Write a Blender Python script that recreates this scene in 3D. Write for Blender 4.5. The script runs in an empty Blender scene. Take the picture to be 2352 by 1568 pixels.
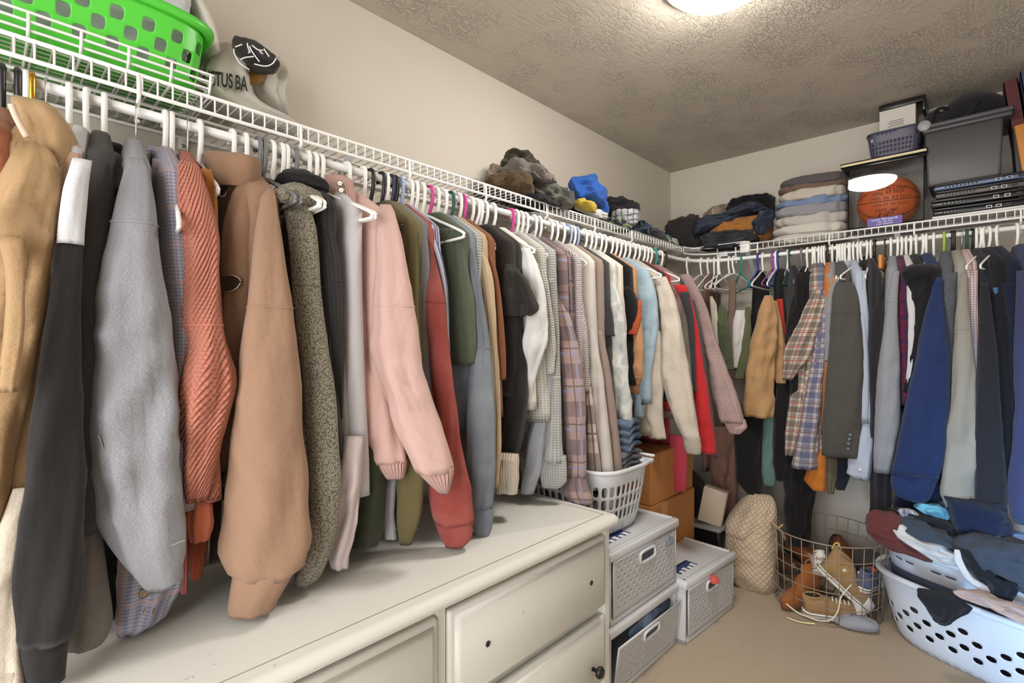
import bpy, math, random
import numpy as np
from mathutils import Vector, noise
C = bpy.context.scene
COL = C.collection
random.seed(7)
PI = math.pi

# ------------------------------------------------------------------ camera
CAM = np.array([-3.27, -1.59, 1.27])
FPX = 1166.0
YAW = math.radians(43.28)
FW = np.array([math.cos(YAW), math.sin(YAW), 0.0])
RT = np.array([math.sin(YAW), -math.cos(YAW), 0.0])
UP = np.array([0.0, 0.0, 1.0])
HZ = 790.0
cd = bpy.data.cameras.new('camera')
cam = bpy.data.objects.new('camera', cd)
COL.objects.link(cam)
cam.location = CAM
cam.rotation_euler = (PI / 2, 0, YAW - PI / 2)
cd.sensor_width = 36.0
cd.lens = FPX / 2352 * 36.0
cd.shift_y = (HZ - 784) / 2352
cd.clip_start = 0.02
C.camera = cam

# ------------------------------------------------------------------ world, lights, exposure
W = bpy.data.worlds.new('world')
C.world = W
W.use_nodes = True
W.node_tree.nodes['Background'].inputs[0].default_value = (0.80, 0.88, 1.0, 1)
W.node_tree.nodes['Background'].inputs[1].default_value = 0.6
C.view_settings.view_transform = 'Standard'
C.view_settings.look = 'None'
C.view_settings.gamma = 1
C.view_settings.use_curve_mapping = False
C.view_settings.exposure = 0.56

def area(name, loc, rot, sx, sy, power, col):
    l = bpy.data.lights.new(name, 'AREA')
    l.shape = 'RECTANGLE'
    l.size = sx
    l.size_y = sy
    l.energy = power
    l.color = col
    o = bpy.data.objects.new(name, l)
    o.location = loc
    o.rotation_euler = rot
    COL.objects.link(o)
    return o
# fill light added outside the doorway behind the camera, and cool window daylight falling through the same doorway
area('doorway_fill', (-4.45, -1.45, 1.25), (PI / 2, 0, -PI / 2), 1.5, 2.1, 44, (1.0, 0.97, 0.94))
dl = area('daylight', (-4.40, -2.02, 0.5), (PI / 2, 0, -PI / 2), 0.5, 1.0, 5.5, (0.30, 0.62, 1.0))
dl.data.spread = math.radians(24)
LAMP_STRENGTH = 56.0

# ------------------------------------------------------------------ helpers
def ray(px, py):
    u = (px - 1176) / FPX
    v = (HZ - py) / FPX
    return FW + u * RT + v * UP

def at(px, py, x=None, y=None, z=None):
    d = ray(px, py)
    if x is not None: t = (x - CAM[0]) / d[0]
    elif y is not None: t = (y - CAM[1]) / d[1]
    else: t = (z - CAM[2]) / d[2]
    return CAM + t * d

def lin(c):
    r = []
    for v in c[:3]:
        v = v / 255.0
        r.append(v / 12.92 if v <= 0.04045 else ((v + 0.055) / 1.055) ** 2.4)
    return (r[0], r[1], r[2], 1.0)

def tag(o, label=None, cat=None, group=None, kind=None):
    if label: o['label'] = label
    if cat: o['category'] = cat
    if group: o['group'] = group
    if kind: o['kind'] = kind
    return o

def thing(name, label, cat, loc, group=None):
    o = bpy.data.objects.new(name, None)
    o.empty_display_size = 0.05
    o.location = tuple(float(v) for v in loc)
    COL.objects.link(o)
    return tag(o, label, cat, group)

def wloc(o):
    v = np.zeros(3)
    while o is not None:
        v = v + np.array(o.location)
        o = o.parent
    return v

def mesh(name, vf, mat, parent=None, smooth=True, uv=None, base=True):
    """links verts+faces (world coordinates) as one object"""
    v, f = vf
    v = np.asarray(v, dtype=float)
    if parent is not None:
        off = wloc(parent)
    elif base:
        off = np.array([(v[:, 0].min() + v[:, 0].max()) / 2, (v[:, 1].min() + v[:, 1].max()) / 2, v[:, 2].min()])
    else:
        off = np.zeros(3)
    me = bpy.data.meshes.new(name)
    me.from_pydata((v - off).tolist(), [], f)
    if smooth:
        me.polygons.foreach_set('use_smooth', [True] * len(me.polygons))
    if uv is not None:
        l = me.uv_layers.new(name='uv')
        l.data.foreach_set('uv', np.asarray(uv, dtype=float).ravel())
    me.update()
    o = bpy.data.objects.new(name, me)
    if mat is not None:
        me.materials.append(mat)
    COL.objects.link(o)
    if parent is not None: o.parent = parent
    else: o.location = tuple(off)
    return o

def join(*parts):
    vs, fs, n = [], [], 0
    for v, f in parts:
        v = np.asarray(v, dtype=float)
        vs.append(v)
        fs.extend([tuple(i + n for i in q) for q in f])
        n += len(v)
    return np.concatenate(vs), fs

def box(lo, hi, r=0.0, seg=2):
    """box, optionally with rounded edges"""
    lo = np.array(lo, float); hi = np.array(hi, float)
    if r <= 0:
        x0, y0, z0 = lo; x1, y1, z1 = hi
        v = [(x0,y0,z0),(x1,y0,z0),(x1,y1,z0),(x0,y1,z0),(x0,y0,z1),(x1,y0,z1),(x1,y1,z1),(x0,y1,z1)]
        f = [(0,3,2,1),(4,5,6,7),(0,1,5,4),(1,2,6,5),(2,3,7,6),(3,0,4,7)]
        return np.array(v), f
    rings = []
    r = min(r, *(0.49 * (hi - lo)))
    cx, cy = (lo[:2] + hi[:2]) / 2
    def rr(ins, z):
        pts = []
        hx = (hi[0] - lo[0]) / 2 - ins; hy = (hi[1] - lo[1]) / 2 - ins
        q = max(r - ins, 1e-4)
        for k, (sx, sy) in enumerate(((1, 1), (-1, 1), (-1, -1), (1, -1))):
            for i in range(seg + 1):
                a = k * PI / 2 + i / seg * PI / 2
                pts.append((cx + sx * (hx - q) + q * math.cos(a), cy + sy * (hy - q) + q * math.sin(a), z))
        return pts
    for i in range(seg + 1):
        a = i / seg * PI / 2
        rings.append(rr(r * (1 - math.sin(a)) , lo[2] + r * (1 - math.cos(a))))
    for i in range(seg + 1):
        a = (1 - i / seg) * PI / 2
        rings.append(rr(r * (1 - math.sin(a)), hi[2] - r * (1 - math.cos(a))))
    return loft(np.array(rings))

def loft(rings, cap0=True, cap1=True, closed=True):
    rings = np.asarray(rings, float)
    S, N = rings.shape[:2]
    f = []
    for i in range(S - 1):
        for j in range(N if closed else N - 1):
            k = (j + 1) % N
            f.append((i * N + j, i * N + k, (i + 1) * N + k, (i + 1) * N + j))
    if closed and cap0: f.append(tuple(reversed(range(N))))
    if closed and cap1: f.append(tuple((S - 1) * N + j for j in range(N)))
    return rings.reshape(-1, 3), f

def loft_uv(rings, f, closed=True, scale=1.0):
    """metric uv per loop: u around, v along"""
    rings = np.asarray(rings, float)
    S, N = rings.shape[:2]
    mid = rings[S // 2]
    d = np.linalg.norm(np.roll(mid, -1, 0) - mid, axis=1)
    u = np.concatenate([[0], np.cumsum(d)])
    c = rings.mean(1)
    v = np.concatenate([[0], np.cumsum(np.linalg.norm(np.diff(c, axis=0), axis=1))])
    out = []
    nq = (S - 1) * (N if closed else N - 1)
    for q, face in enumerate(f):
        if q < nq:
            w = N if closed else N - 1
            i, j = divmod(q, w)
            out += [(u[j], v[i]), (u[j + 1], v[i]), (u[j + 1], v[i + 1]), (u[j], v[i + 1])]
        else:
            out += [(u[t % N], v[t // N]) for t in face]
    return np.array(out) * scale

def loftmesh(name, rings, mat, parent=None, cap0=True, cap1=True, closed=True):
    vf = loft(rings, cap0, cap1, closed)
    return mesh(name, vf, mat, parent, uv=loft_uv(rings, vf[1], closed))

def tube(path, r, n=8, closed=False):
    p = np.asarray(path, float)
    S = len(p)
    rr = np.full(S, r) if np.isscalar(r) else np.asarray(r)
    if closed:
        tg = np.roll(p, -1, 0) - np.roll(p, 1, 0)
    else:
        tg = np.gradient(p, axis=0)
    tg /= np.linalg.norm(tg, axis=1)[:, None] + 1e-12
    a = np.array([0, 0, 1.0]) if abs(tg[0][2]) < 0.9 else np.array([1.0, 0, 0])
    rings = []
    nrm = np.cross(tg[0], a); nrm /= np.linalg.norm(nrm)
    for i in range(S):
        nrm = nrm - tg[i] * nrm.dot(tg[i]); nrm /= np.linalg.norm(nrm) + 1e-12
        b = np.cross(tg[i], nrm)
        ang = np.arange(n) / n * 2 * PI
        rings.append(p[i] + rr[i] * (np.cos(ang)[:, None] * nrm + np.sin(ang)[:, None] * b))
    if closed:
        rings.append(rings[0])
        return loft(rings, False, False)
    return loft(rings)

def seg(a, b, r, n=6):
    return tube([a, b], r, n)

def smooth_path(pts, n=24, closed=False):
    p = np.asarray(pts, float)
    m = len(p)
    out = []
    segs = m if closed else m - 1
    per = max(2, n // segs)
    for i in range(segs):
        if closed: a, b, c, d = p[(i - 1) % m], p[i], p[(i + 1) % m], p[(i + 2) % m]
        else: a, b, c, d = p[max(i - 1, 0)], p[i], p[i + 1], p[min(i + 2, m - 1)]
        for k in range(per):
            t = k / per
            out.append(0.5 * (2 * b + (c - a) * t + (2 * a - 5 * b + 4 * c - d) * t * t + (-a + 3 * b - 3 * c + d) * t ** 3))
    if not closed: out.append(p[-1])
    return np.array(out)

def lathe(c, prof, n=24, axis='z'):
    rings = []
    for r, h in prof:
        a = np.arange(n) / n * 2 * PI
        rings.append(np.stack([r * np.cos(a), r * np.sin(a), np.full(n, h)], 1))
    v, f = loft(rings)
    if axis == 'x': v = v[:, [2, 0, 1]]
    if axis == 'y': v = v[:, [1, 2, 0]]
    return v + np.array(c), f

def xf(vf, loc=(0, 0, 0), rz=0.0, rx=0.0, ry=0.0, s=1.0):
    v, f = vf
    v = np.asarray(v, float) * s
    def rot(v, a, i, j):
        c, s_ = math.cos(a), math.sin(a)
        w = v.copy(); w[:, i] = c * v[:, i] - s_ * v[:, j]; w[:, j] = s_ * v[:, i] + c * v[:, j]
        return w
    if rx: v = rot(v, rx, 1, 2)
    if ry: v = rot(v, ry, 2, 0)
    if rz: v = rot(v, rz, 0, 1)
    return v + np.array(loc), f

def nz(x, y, z=0.0):
    return noise.noise(Vector((x, y, z)))

# ------------------------------------------------------------------ materials
MATS = {}
class G:
    def __init__(s, name):
        s.m = bpy.data.materials.new(name); s.m.use_nodes = True
        s.t = s.m.node_tree; s.b = s.t.nodes['Principled BSDF']
    def n(s, typ, **kw):
        o = s.t.nodes.new(typ)
        for k, v in kw.items():
            if hasattr(o, k): setattr(o, k, v)
        return o
    def l(s, a, b): s.t.links.new(a, b)
    def math(s, op, a, b=None, c=None):
        o = s.n('ShaderNodeMath'); o.operation = op
        for i, q in enumerate((a, b, c)):
            if q is None: continue
            if isinstance(q, (int, float)): o.inputs[i].default_value = q
            else: s.l(q, o.inputs[i])
        return o.outputs[0]
    def mix(s, fac, a, b, typ='MIX'):
        o = s.n('ShaderNodeMix'); o.data_type = 'RGBA'; o.blend_type = typ
        for i, q in ((0, fac), (6, a), (7, b)):
            if isinstance(q, (int, float)): o.inputs[i].default_value = q
            elif isinstance(q, tuple): o.inputs[i].default_value = q
            else: s.l(q, o.inputs[i])
        return o.outputs[2]
    def coord(s, which='UV', scale=(1, 1, 1)):
        tc = s.n('ShaderNodeTexCoord')
        mp = s.n('ShaderNodeMapping'); mp.inputs['Scale'].default_value = scale
        s.l(tc.outputs[which], mp.inputs[0])
        return mp.outputs[0]
    def noise(s, vec, scale, detail=2.0, rough=0.5):
        o = s.n('ShaderNodeTexNoise'); o.inputs['Scale'].default_value = scale
        o.inputs['Detail'].default_value = detail; o.inputs['Roughness'].default_value = rough
        s.l(vec, o.inputs['Vector'])
        return o.outputs[0]
    def ramp(s, fac, stops):
        o = s.n('ShaderNodeValToRGB')
        e = o.color_ramp.elements
        while len(e) < len(stops): e.new(0.5)
        for i, (p, c) in enumerate(stops):
            e[i].position = p; e[i].color = c
        s.l(fac, o.inputs[0])
        return o.outputs[0]
    def bump(s, h, dist=0.002, strength=1.0):
        o = s.n('ShaderNodeBump'); o.inputs['Distance'].default_value = dist; o.inputs['Strength'].default_value = strength
        s.l(h, o.inputs['Height'])
        s.l(o.outputs[0], s.b.inputs['Normal'])
    def col(s, c):
        if isinstance(c, tuple): s.b.inputs['Base Color'].default_value = c
        else: s.l(c, s.b.inputs['Base Color'])

def plastic(name, rgb, rough=0.4, spec=0.5, var=0.0, alpha=None, trans=0.0):
    k = ('pl', name)
    if k in MATS: return MATS[k]
    g = G(name)
    g.b.inputs['Roughness'].default_value = rough
    g.b.inputs['Specular IOR Level'].default_value = spec
    c = lin(rgb)
    v = g.coord('Object')
    n = g.noise(v, 14.0, 3)
    lo = tuple(max(0, q * (1 - var - 0.03)) for q in c[:3]) + (1,)
    hi = tuple(min(1, q * (1 + var)) for q in c[:3]) + (1,)
    g.col(g.mix(n, lo, hi))
    if trans: g.b.inputs['Transmission Weight'].default_value = trans
    MATS[k] = g.m
    return g.m

def metal(name, rgb, rough=0.3):
    k = ('me', name)
    if k in MATS: return MATS[k]
    g = G(name)
    g.b.inputs['Metallic'].default_value = 1.0
    n = g.noise(g.coord('Object'), 60.0)
    g.col(g.mix(n, tuple(q * 0.9 for q in lin(rgb)[:3]) + (1,), lin(rgb)))
    g.b.inputs['Roughness'].default_value = rough
    MATS[k] = g.m
    return g.m

def bands(g, x, freq, w, ph=0.0):
    """1 inside a stripe of relative width w, repeated freq times per metre"""
    q = g.math('FRACT', g.math('ADD', g.math('MULTIPLY', x, freq), ph + 100.0))
    return g.math('LESS_THAN', q, w)

def fab(rgb, kind='plain', c2=None, c3=None, s=1.0, coord='UV'):
    """woven or knitted cloth; kind chooses the weave, c2 and c3 its other yarn colours, in sherpa c2 the painted crevice shade"""
    k = ('fab', rgb, kind, c2, c3, s, coord)
    if k in MATS: return MATS[k]
    g = G('cloth_' + kind)
    def dim(q):                # cloth reflects a little less than the sampled value, slightly greyer
        l_ = lin(q); m_ = (l_[0] + l_[1] + l_[2]) / 3
        return tuple(0.86 * (0.93 * v_ + 0.07 * m_) for v_ in l_[:3]) + (1.0,)
    c = dim(rgb)
    d2 = dim(c2) if c2 else tuple(q * 0.55 for q in c[:3]) + (1,)
    d3 = dim(c3) if c3 else d2
    v = g.coord(coord)
    sx = g.n('ShaderNodeSeparateXYZ'); g.l(v, sx.inputs[0])
    U, V = sx.outputs[0], sx.outputs[1]
    g.b.inputs['Roughness'].default_value = 0.92
    g.b.inputs['Specular IOR Level'].default_value = 0.15
    g.b.inputs['Sheen Weight'].default_value = 0.12
    g.b.inputs['Sheen Roughness'].default_value = 0.5
    fine = g.noise(v, 900.0 / s, 2)
    soft = g.noise(v, 7.0, 3)
    base = g.mix(soft, tuple(q * 0.88 for q in c[:3]) + (1,), tuple(min(1, q * 1.08) for q in c[:3]) + (1,))
    h = fine; dist = 0.0012
    if kind == 'heather':
        mp = g.coord(coord, (260 / s, 900 / s, 260 / s))
        n = g.noise(mp, 1.0, 3, 0.7)
        base = g.mix(g.ramp(n, [(0.36, (0, 0, 0, 1)), (0.66, (1, 1, 1, 1))]), d2, base)
    elif kind == 'sherpa':
        vo = g.n('ShaderNodeTexVoronoi'); vo.feature = 'F1'; vo.inputs['Scale'].default_value = 240.0 / s
        nn = g.noise(v, 90.0 / s, 2)
        wv = g.n('ShaderNodeVectorMath'); wv.operation = 'ADD'
        cb = g.n('ShaderNodeVectorMath'); cb.operation = 'SCALE'; cb.inputs[3].default_value = 0.0025
        nt = g.n('ShaderNodeTexNoise'); nt.inputs['Scale'].default_value = 260.0 / s; g.l(v, nt.inputs['Vector'])
        g.l(nt.outputs['Color'], cb.inputs[0]); g.l(v, wv.inputs[0]); g.l(cb.outputs[0], wv.inputs[1])
        g.l(wv.outputs[0], vo.inputs['Vector'])
        inv = g.math('SUBTRACT', 1.0, vo.outputs['Distance'])
        base = g.mix(g.ramp(inv, [(0.25, (0, 0, 0, 1)), (0.75, (1, 1, 1, 1))]), d2, base)  # crevices between the curls darkened, shade put into the colour
        h = inv; dist = 0.004
    elif kind == 'rib':
        w = g.math('SINE', g.math('MULTIPLY', U, 2 * PI / (0.0065 * s)))
        h = g.math('ADD', w, g.math('MULTIPLY', fine, 0.5)); dist = 0.0016
        base = g.mix(g.math('MULTIPLY_ADD', w, 0.15, 0.15), base, d2)
    elif kind == 'waffle':
        a = g.math('SINE', g.math('MULTIPLY', U, 2 * PI / (0.009 * s)))
        b = g.math('SINE', g.math('MULTIPLY', V, 2 * PI / (0.009 * s)))
        w = g.math('MAXIMUM', a, b)
        h = w; dist = 0.0022
        base = g.mix(g.math('MULTIPLY_ADD', w, -0.18, 0.18), base, d2)
    elif kind == 'diag':
        w = g.math('SINE', g.math('MULTIPLY', g.math('ADD', U, g.math('MULTIPLY', V, 0.7)), 2 * PI / (0.011 * s)))
        w2 = g.math('SINE', g.math('MULTIPLY', V, 2 * PI / (0.008 * s)))
        h = g.math('ADD', w, g.math('MULTIPLY', w2, 0.5)); dist = 0.0022
        base = g.mix(g.math('MULTIPLY_ADD', w, 0.12, 0.12), base, d2)
    elif kind == 'stripe':
        base = g.mix(bands(g, U, 55 / s, 0.36), base, d2)
    elif kind == 'hstripe':
        base = g.mix(bands(g, V, 55 / s, 0.4), base, d2)
        base = g.mix(bands(g, V, 9 / s, 0.12), base, d3)
    elif kind == 'check':
        a = bands(g, U, 150 / s, 0.45); b = bands(g, V, 150 / s, 0.45)
        base = g.mix(g.math('MULTIPLY', g.math('ADD', a, b), 0.5), base, d2)
        base = g.mix(g.math('MULTIPLY', g.math('MAXIMUM', bands(g, U, 14 / s, 0.10), bands(g, V, 14 / s, 0.10)), 0.5), base, d3)
    elif kind == 'windowpane':
        base = g.mix(g.math('MULTIPLY', g.math('MAXIMUM', bands(g, U, 70 / s, 0.16), bands(g, V, 70 / s, 0.16)), 0.8), base, d2)
        base = g.mix(g.math('MULTIPLY', g.math('MAXIMUM', bands(g, U, 35 / s, 0.10), bands(g, V, 35 / s, 0.10)), 0.8), base, d3)
    elif kind == 'plaid':
        f = 11 / s
        a = bands(g, U, f, 0.40); b = bands(g, V, f, 0.40)
        base = g.mix(g.math('MULTIPLY', a, 0.55), base, d2)
        base = g.mix(g.math('MULTIPLY', b, 0.55), base, d2)
        base = g.mix(g.math('MULTIPLY', g.math('MAXIMUM', bands(g, U, f, 0.07, 0.30), bands(g, V, f, 0.07, 0.30)), 0.8), base, d3)
        base = g.mix(g.math('MULTIPLY', g.math('MAXIMUM', bands(g, U, f, 0.04, 0.42), bands(g, V, f, 0.04, 0.42)), 0.75), base, d2)
    elif kind == 'denim':
        mp = g.coord(coord, (420 / s, 1100 / s, 420 / s))
        n = g.noise(mp, 1.0, 2, 0.6)
        w = g.math('SINE', g.math('MULTIPLY', g.math('ADD', U, V), 2 * PI / 0.0025))
        base = g.mix(g.ramp(n, [(0.38, (0, 0, 0, 1)), (0.7, (1, 1, 1, 1))]), d2, base)
        base = g.mix(g.ramp(soft, [(0.45, (0, 0, 0, 1)), (0.75, (1, 1, 1, 1))]), base, d3)
        h = g.math('ADD', w, fine)
    elif kind == 'camo':
        n = g.noise(v, 16.0 / s, 1.0)
        base = g.mix(g.ramp(n, [(0.50, (0, 0, 0, 1)), (0.54, (1, 1, 1, 1))]), base, d2)
        n2 = g.noise(g.coord(coord, (1.3, 0.8, 1.1)), 21.0 / s, 1.0)
        base = g.mix(g.ramp(n2, [(0.58, (0, 0, 0, 1)), (0.61, (1, 1, 1, 1))]), base, d3)
    elif kind == 'quilt':
        a = g.math('ABSOLUTE', g.math('SINE', g.math('MULTIPLY', g.math('ADD', U, V), PI / 0.030)))
        b = g.math('ABSOLUTE', g.math('SINE', g.math('MULTIPLY', g.math('SUBTRACT', U, V), PI / 0.030)))
        h = g.math('POWER', g.math('MINIMUM', a, b), 0.45); dist = 0.0045
    elif kind == 'satin':
        g.b.inputs['Roughness'].default_value = 0.42
        g.b.inputs['Specular IOR Level'].default_value = 0.4
    elif kind == 'herring':
        w = g.math('SINE', g.math('MULTIPLY', U, 2 * PI / 0.006))
        base = g.mix(g.math('MULTIPLY_ADD', w, 0.2, 0.2), base, d2)
    g.col(base)
    wr = g.noise(v, 38.0, 4, 0.55)
    if kind in ('plain', 'heather', 'denim', 'plaid', 'check', 'stripe', 'windowpane', 'camo', 'satin', 'hstripe'):
        h = g.math('ADD', g.math('MULTIPLY', wr, 3.0 if kind != 'satin' else 3.5), h)
    g.bump(h, dist, 0.9)
    MATS[k] = g.m
    return g.m

def painted(name, rgb, rough=0.6, bump_scale=0, bump_dist=0.0, wear=0.0):
    g = G(name)
    c = lin(rgb)
    v = g.coord('Object')
    n = g.noise(v, 3.0, 4)
    base = g.mix(n, tuple(q * 0.95 for q in c[:3]) + (1,), tuple(min(1, q * 1.04) for q in c[:3]) + (1,))
    if wear:
        s1 = g.noise(v, 9.0, 6, 0.65)
        base = g.mix(g.math('MULTIPLY', g.ramp(s1, [(0.58, (0, 0, 0, 1)), (0.72, (1, 1, 1, 1))]), wear), base, lin((120, 112, 100)))
    g.col(base)
    g.b.inputs['Roughness'].default_value = rough
    if bump_scale: g.bump(g.noise(v, bump_scale, 3), bump_dist, 0.6)
    return g.m
# ------------------------------------------------------------------ the room
RX0, RY0, HC = -4.2, -2.7, 2.44
M_wall = painted('wall_paint', (204, 196, 184), 0.85, 140, 0.0012)
M_white = painted('white_paint', (225, 222, 215), 0.45)
g = G('ceiling_texture')
v = g.coord('Object')
mp = g.coord('Object', (1.0, 1.9, 1.0))
n1 = g.noise(mp, 34.0, 3, 0.5)
ridge = g.math('ABSOLUTE', g.math('SUBTRACT', n1, 0.5))
rg = g.ramp(ridge, [(0.0, (1, 1, 1, 1)), (0.05, (0, 0, 0, 1))])
n2 = g.noise(v, 6.0, 3)
msk = g.ramp(n2, [(0.40, (0, 0, 0, 1)), (0.60, (1, 1, 1, 1))])
h = g.math('ADD', g.math('MULTIPLY', rg, msk), g.math('MULTIPLY', n1, 0.8))
g.col(g.mix(n2, lin((188, 179, 165)), lin((196, 187, 173))))
g.b.inputs['Roughness'].default_value = 0.9
g.bump(h, 0.0042, 0.85)
M_ceil = g.m
g = G('carpet')
v = g.coord('Object')
n1 = g.noise(v, 320.0, 3, 0.7); n2 = g.noise(v, 5.0, 4); n3 = g.noise(v, 110.0, 4, 0.7)
base = g.mix(n2, lin((234, 208, 174)), lin((242, 222, 192)))
base = g.mix(g.ramp(n3, [(0.27, (1, 1, 1, 1)), (0.37, (0, 0, 0, 1))]), base, lin((146, 116, 88)))
base = g.mix(g.ramp(n1, [(0.35, (1, 1, 1, 1)), (0.55, (0, 0, 0, 1))]), base, lin((220, 196, 166)))
g.col(base)
g.b.inputs['Roughness'].default_value = 1.0
g.b.inputs['Sheen Weight'].default_value = 0.2
g.bump(g.math('ADD', n1, g.math('MULTIPLY', n3, 1.2)), 0.012, 1.0)
M_carpet = g.m

def struct(name, parts, m, smooth=False):
    o = mesh(name, join(*parts), m, smooth=smooth, base=False)
    o['kind'] = 'structure'
    return o
T = 0.1
struct('floor', [box((RX0 - T, RY0 - T, -T), (T, T, 0))], M_carpet)
struct('ceiling', [box((RX0 - T, RY0 - T, HC), (T, T, HC + T))], M_ceil)
struct('wall_left', [box((RX0 - T, 0, 0), (T, T, HC))], M_wall)
struct('wall_back', [box((0, RY0 - T, 0), (T, 0, HC))], M_wall)
# plain right wall; front wall (behind the camera) with a wide doorway to the bedroom
struct('wall_right', [box((RX0 - T, RY0 - T, 0), (T, RY0, HC))], M_wall)
EY0, EY1 = -2.2, -0.7
struct('wall_front', [box((RX0 - T, RY0, 0), (RX0, EY0, HC)), box((RX0 - T, EY1, 0), (RX0, 0, HC)), box((RX0 - T, EY0, 2.3), (RX0, EY1, HC))], M_wall)
struct('door_1', [box((RX0, EY0 - 0.06, 0), (RX0 + 0.015, EY0, 2.36)), box((RX0, EY1, 0), (RX0 + 0.015, EY1 + 0.06, 2.36)), box((RX0, EY0, 2.3), (RX0 + 0.015, EY1, 2.36))], M_white)
struct('baseboard_left', [box((RX0, -0.014, 0), (0, 0, 0.085))], M_white)
struct('baseboard_back', [box((-0.014, RY0, 0), (0, -0.014, 0.085))], M_white)

# ------------------------------------------------------------------ ceiling lamp
LX, LY = -1.66, -0.972
g = G('lamp_glass')
g.col((0.95, 0.93, 0.88, 1))
g.b.inputs['Emission Color'].default_value = (1.0, 0.955, 0.89, 1)
g.b.inputs['Emission Strength'].default_value = LAMP_STRENGTH
M_lamp = g.m
lamp = thing('ceiling_lamp', 'round white glowing dome lamp on the textured ceiling', 'lamp', (LX, LY, HC))
mesh('lamp_base', lathe((LX, LY, HC), [(0.17, -0.001), (0.175, -0.012), (0.17, -0.02)], 40), M_white, lamp)
prof = [(0.155 * math.cos(a), -0.02 - 0.062 * math.sin(a)) for a in np.linspace(0, PI / 2 - 0.02, 10)]
mesh('lamp_shade', lathe((LX, LY, HC), prof, 40), M_lamp, lamp)

# ------------------------------------------------------------------ wire shelves and hanging rods
M_wire = plastic('white_vinyl_wire', (236, 235, 232), 0.35)
M_bracket = plastic('grey_steel_bracket', (196, 200, 206), 0.35)
M_screw = metal('screw_steel', (190, 190, 190), 0.3)
ZD, ZL, ZR = 1.828, 1.792, 1.752     # deck, lower lip rail, hanging rod
DEP = 0.305
PITCH = 0.0272
wire_r = 0.0021

def wire_path(out):                  # one deck wire: from the wall over the deck and down the front lip
    return [(-0.004, ZD + 0.003), (-out + 0.004, ZD + 0.003), (-out - 0.002, ZD - 0.001), (-out - 0.002, ZL - 0.002)]

def wire_shelf(label, axis, lo, hi):
    """axis 0: along the left wall (y = out), axis 1: along the back wall (x = out)"""
    root = thing('wire_shelf', label, 'shelf', ((lo + hi) / 2, -DEP / 2, ZL) if axis == 0 else (-DEP / 2, (lo + hi) / 2, ZL))
    def P(s, o, z): return (s, o, z) if axis == 0 else (o, s, z)
    for o, z, r in ((-DEP, ZD, 0.0046), (-DEP, ZL, 0.0046), (-0.165, ZD - 0.004, 0.0040), (-0.010, ZD - 0.004, 0.0040)):
        mesh('rail', seg(P(lo, o, z), P(hi, o, z), r, 8), M_wire, root)
    n = int((hi - lo) / PITCH)
    first = None
    for i in range(n + 1):
        s = lo + 0.006 + i * PITCH
        if s > hi: break
        if first is None:
            first = mesh('wire', tube([P(s, o, z) for o, z in wire_path(DEP)], wire_r, 6), M_wire, root)
            s0 = s
        else:
            c = first.copy(); COL.objects.link(c); c.parent = root
            c.location = (s - s0, 0, 0) if axis == 0 else (0, s - s0, 0)
    return root, P

sl, PL = wire_shelf('long white wire shelf along the left wall', 0, -4.15, -0.47)
sr, PR = wire_shelf('white wire shelf on the far wall, basketball case on it', 1, -2.65, -0.66)
# curved corner rails joining the two shelves
cs = thing('corner_shelf_rail', 'curved white wire rails joining both shelves in the room corner', 'shelf', (-0.35, -0.4, ZL))
for z, r, dz in ((ZD, 0.0046, 0), (ZL, 0.0046, 0)):
    p = smooth_path([(-0.47, -DEP, z), (-0.40, -0.325, z), (-0.335, -0.40, z), (-0.308, -0.52, z), (-0.305, -0.66, z)], 24)
    mesh('rail', tube(p, r, 8), M_wire, cs)
for k in range(12):
    s = -0.45 + k * 0.036
    mesh('wire', seg((s, -0.01, ZD + 0.004), (s, max(-0.66, -0.31 - 0.0 * k) if s < -0.40 else -0.62, ZD + 0.004), wire_r, 6), M_wire, cs)
mesh('rail', seg((-0.02, -0.01, ZD), (-0.02, -0.66, ZD), 0.004, 6), M_wire, cs)
mesh('joint_clip', box((-0.33, -0.62, ZL - 0.012), (-0.29, -0.57, ZD + 0.014), 0.005), M_wire, cs)

# rods
rod = thing('hanging_rod', 'long white rod under both wire shelves, bent round the corner', 'rod', (-1.5, -0.3, ZR))
path = [(-4.15, -0.30, ZR), (-0.62, -0.30, ZR)] + [tuple(q) for q in smooth_path([(-0.55, -0.302, ZR), (-0.42, -0.335, ZR), (-0.335, -0.42, ZR), (-0.302, -0.55, ZR)], 21)] + [(-0.30, -0.62, ZR), (-0.30, -2.65, ZR)]
mesh('bar', tube(path, 0.0105, 12), M_wire, rod)
def rod_hook(p, q):     # J hook from the shelf lip down to under the rod
    (x, y), (ox, oy) = p, q
    pts = [(x + ox * 0.006, y + oy * 0.006, ZD), (x + ox * 0.008, y + oy * 0.008, ZL), (x + ox * 0.008, y + oy * 0.008, ZR + 0.025), (x - ox * 0.018, y - oy * 0.018, ZR + 0.006), (x - ox * 0.016, y - oy * 0.016, ZR - 0.014), (x + ox * 0.001, y + oy * 0.001, ZR - 0.019)]
    mesh('support_hook', tube(smooth_path(pts, 15), 0.0042, 6), M_wire, rod)
for px in (318, 690, 940, 1115, 1255, 1365, 1450):
    rod_hook((at(px, HZ, y=-DEP)[0], -0.30), (0, -1))
for px in (1648, 1690, 1740, 1905, 2100, 2345):
    rod_hook((-0.30, at(px, HZ, x=-DEP)[1]), (-1, 0))
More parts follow.
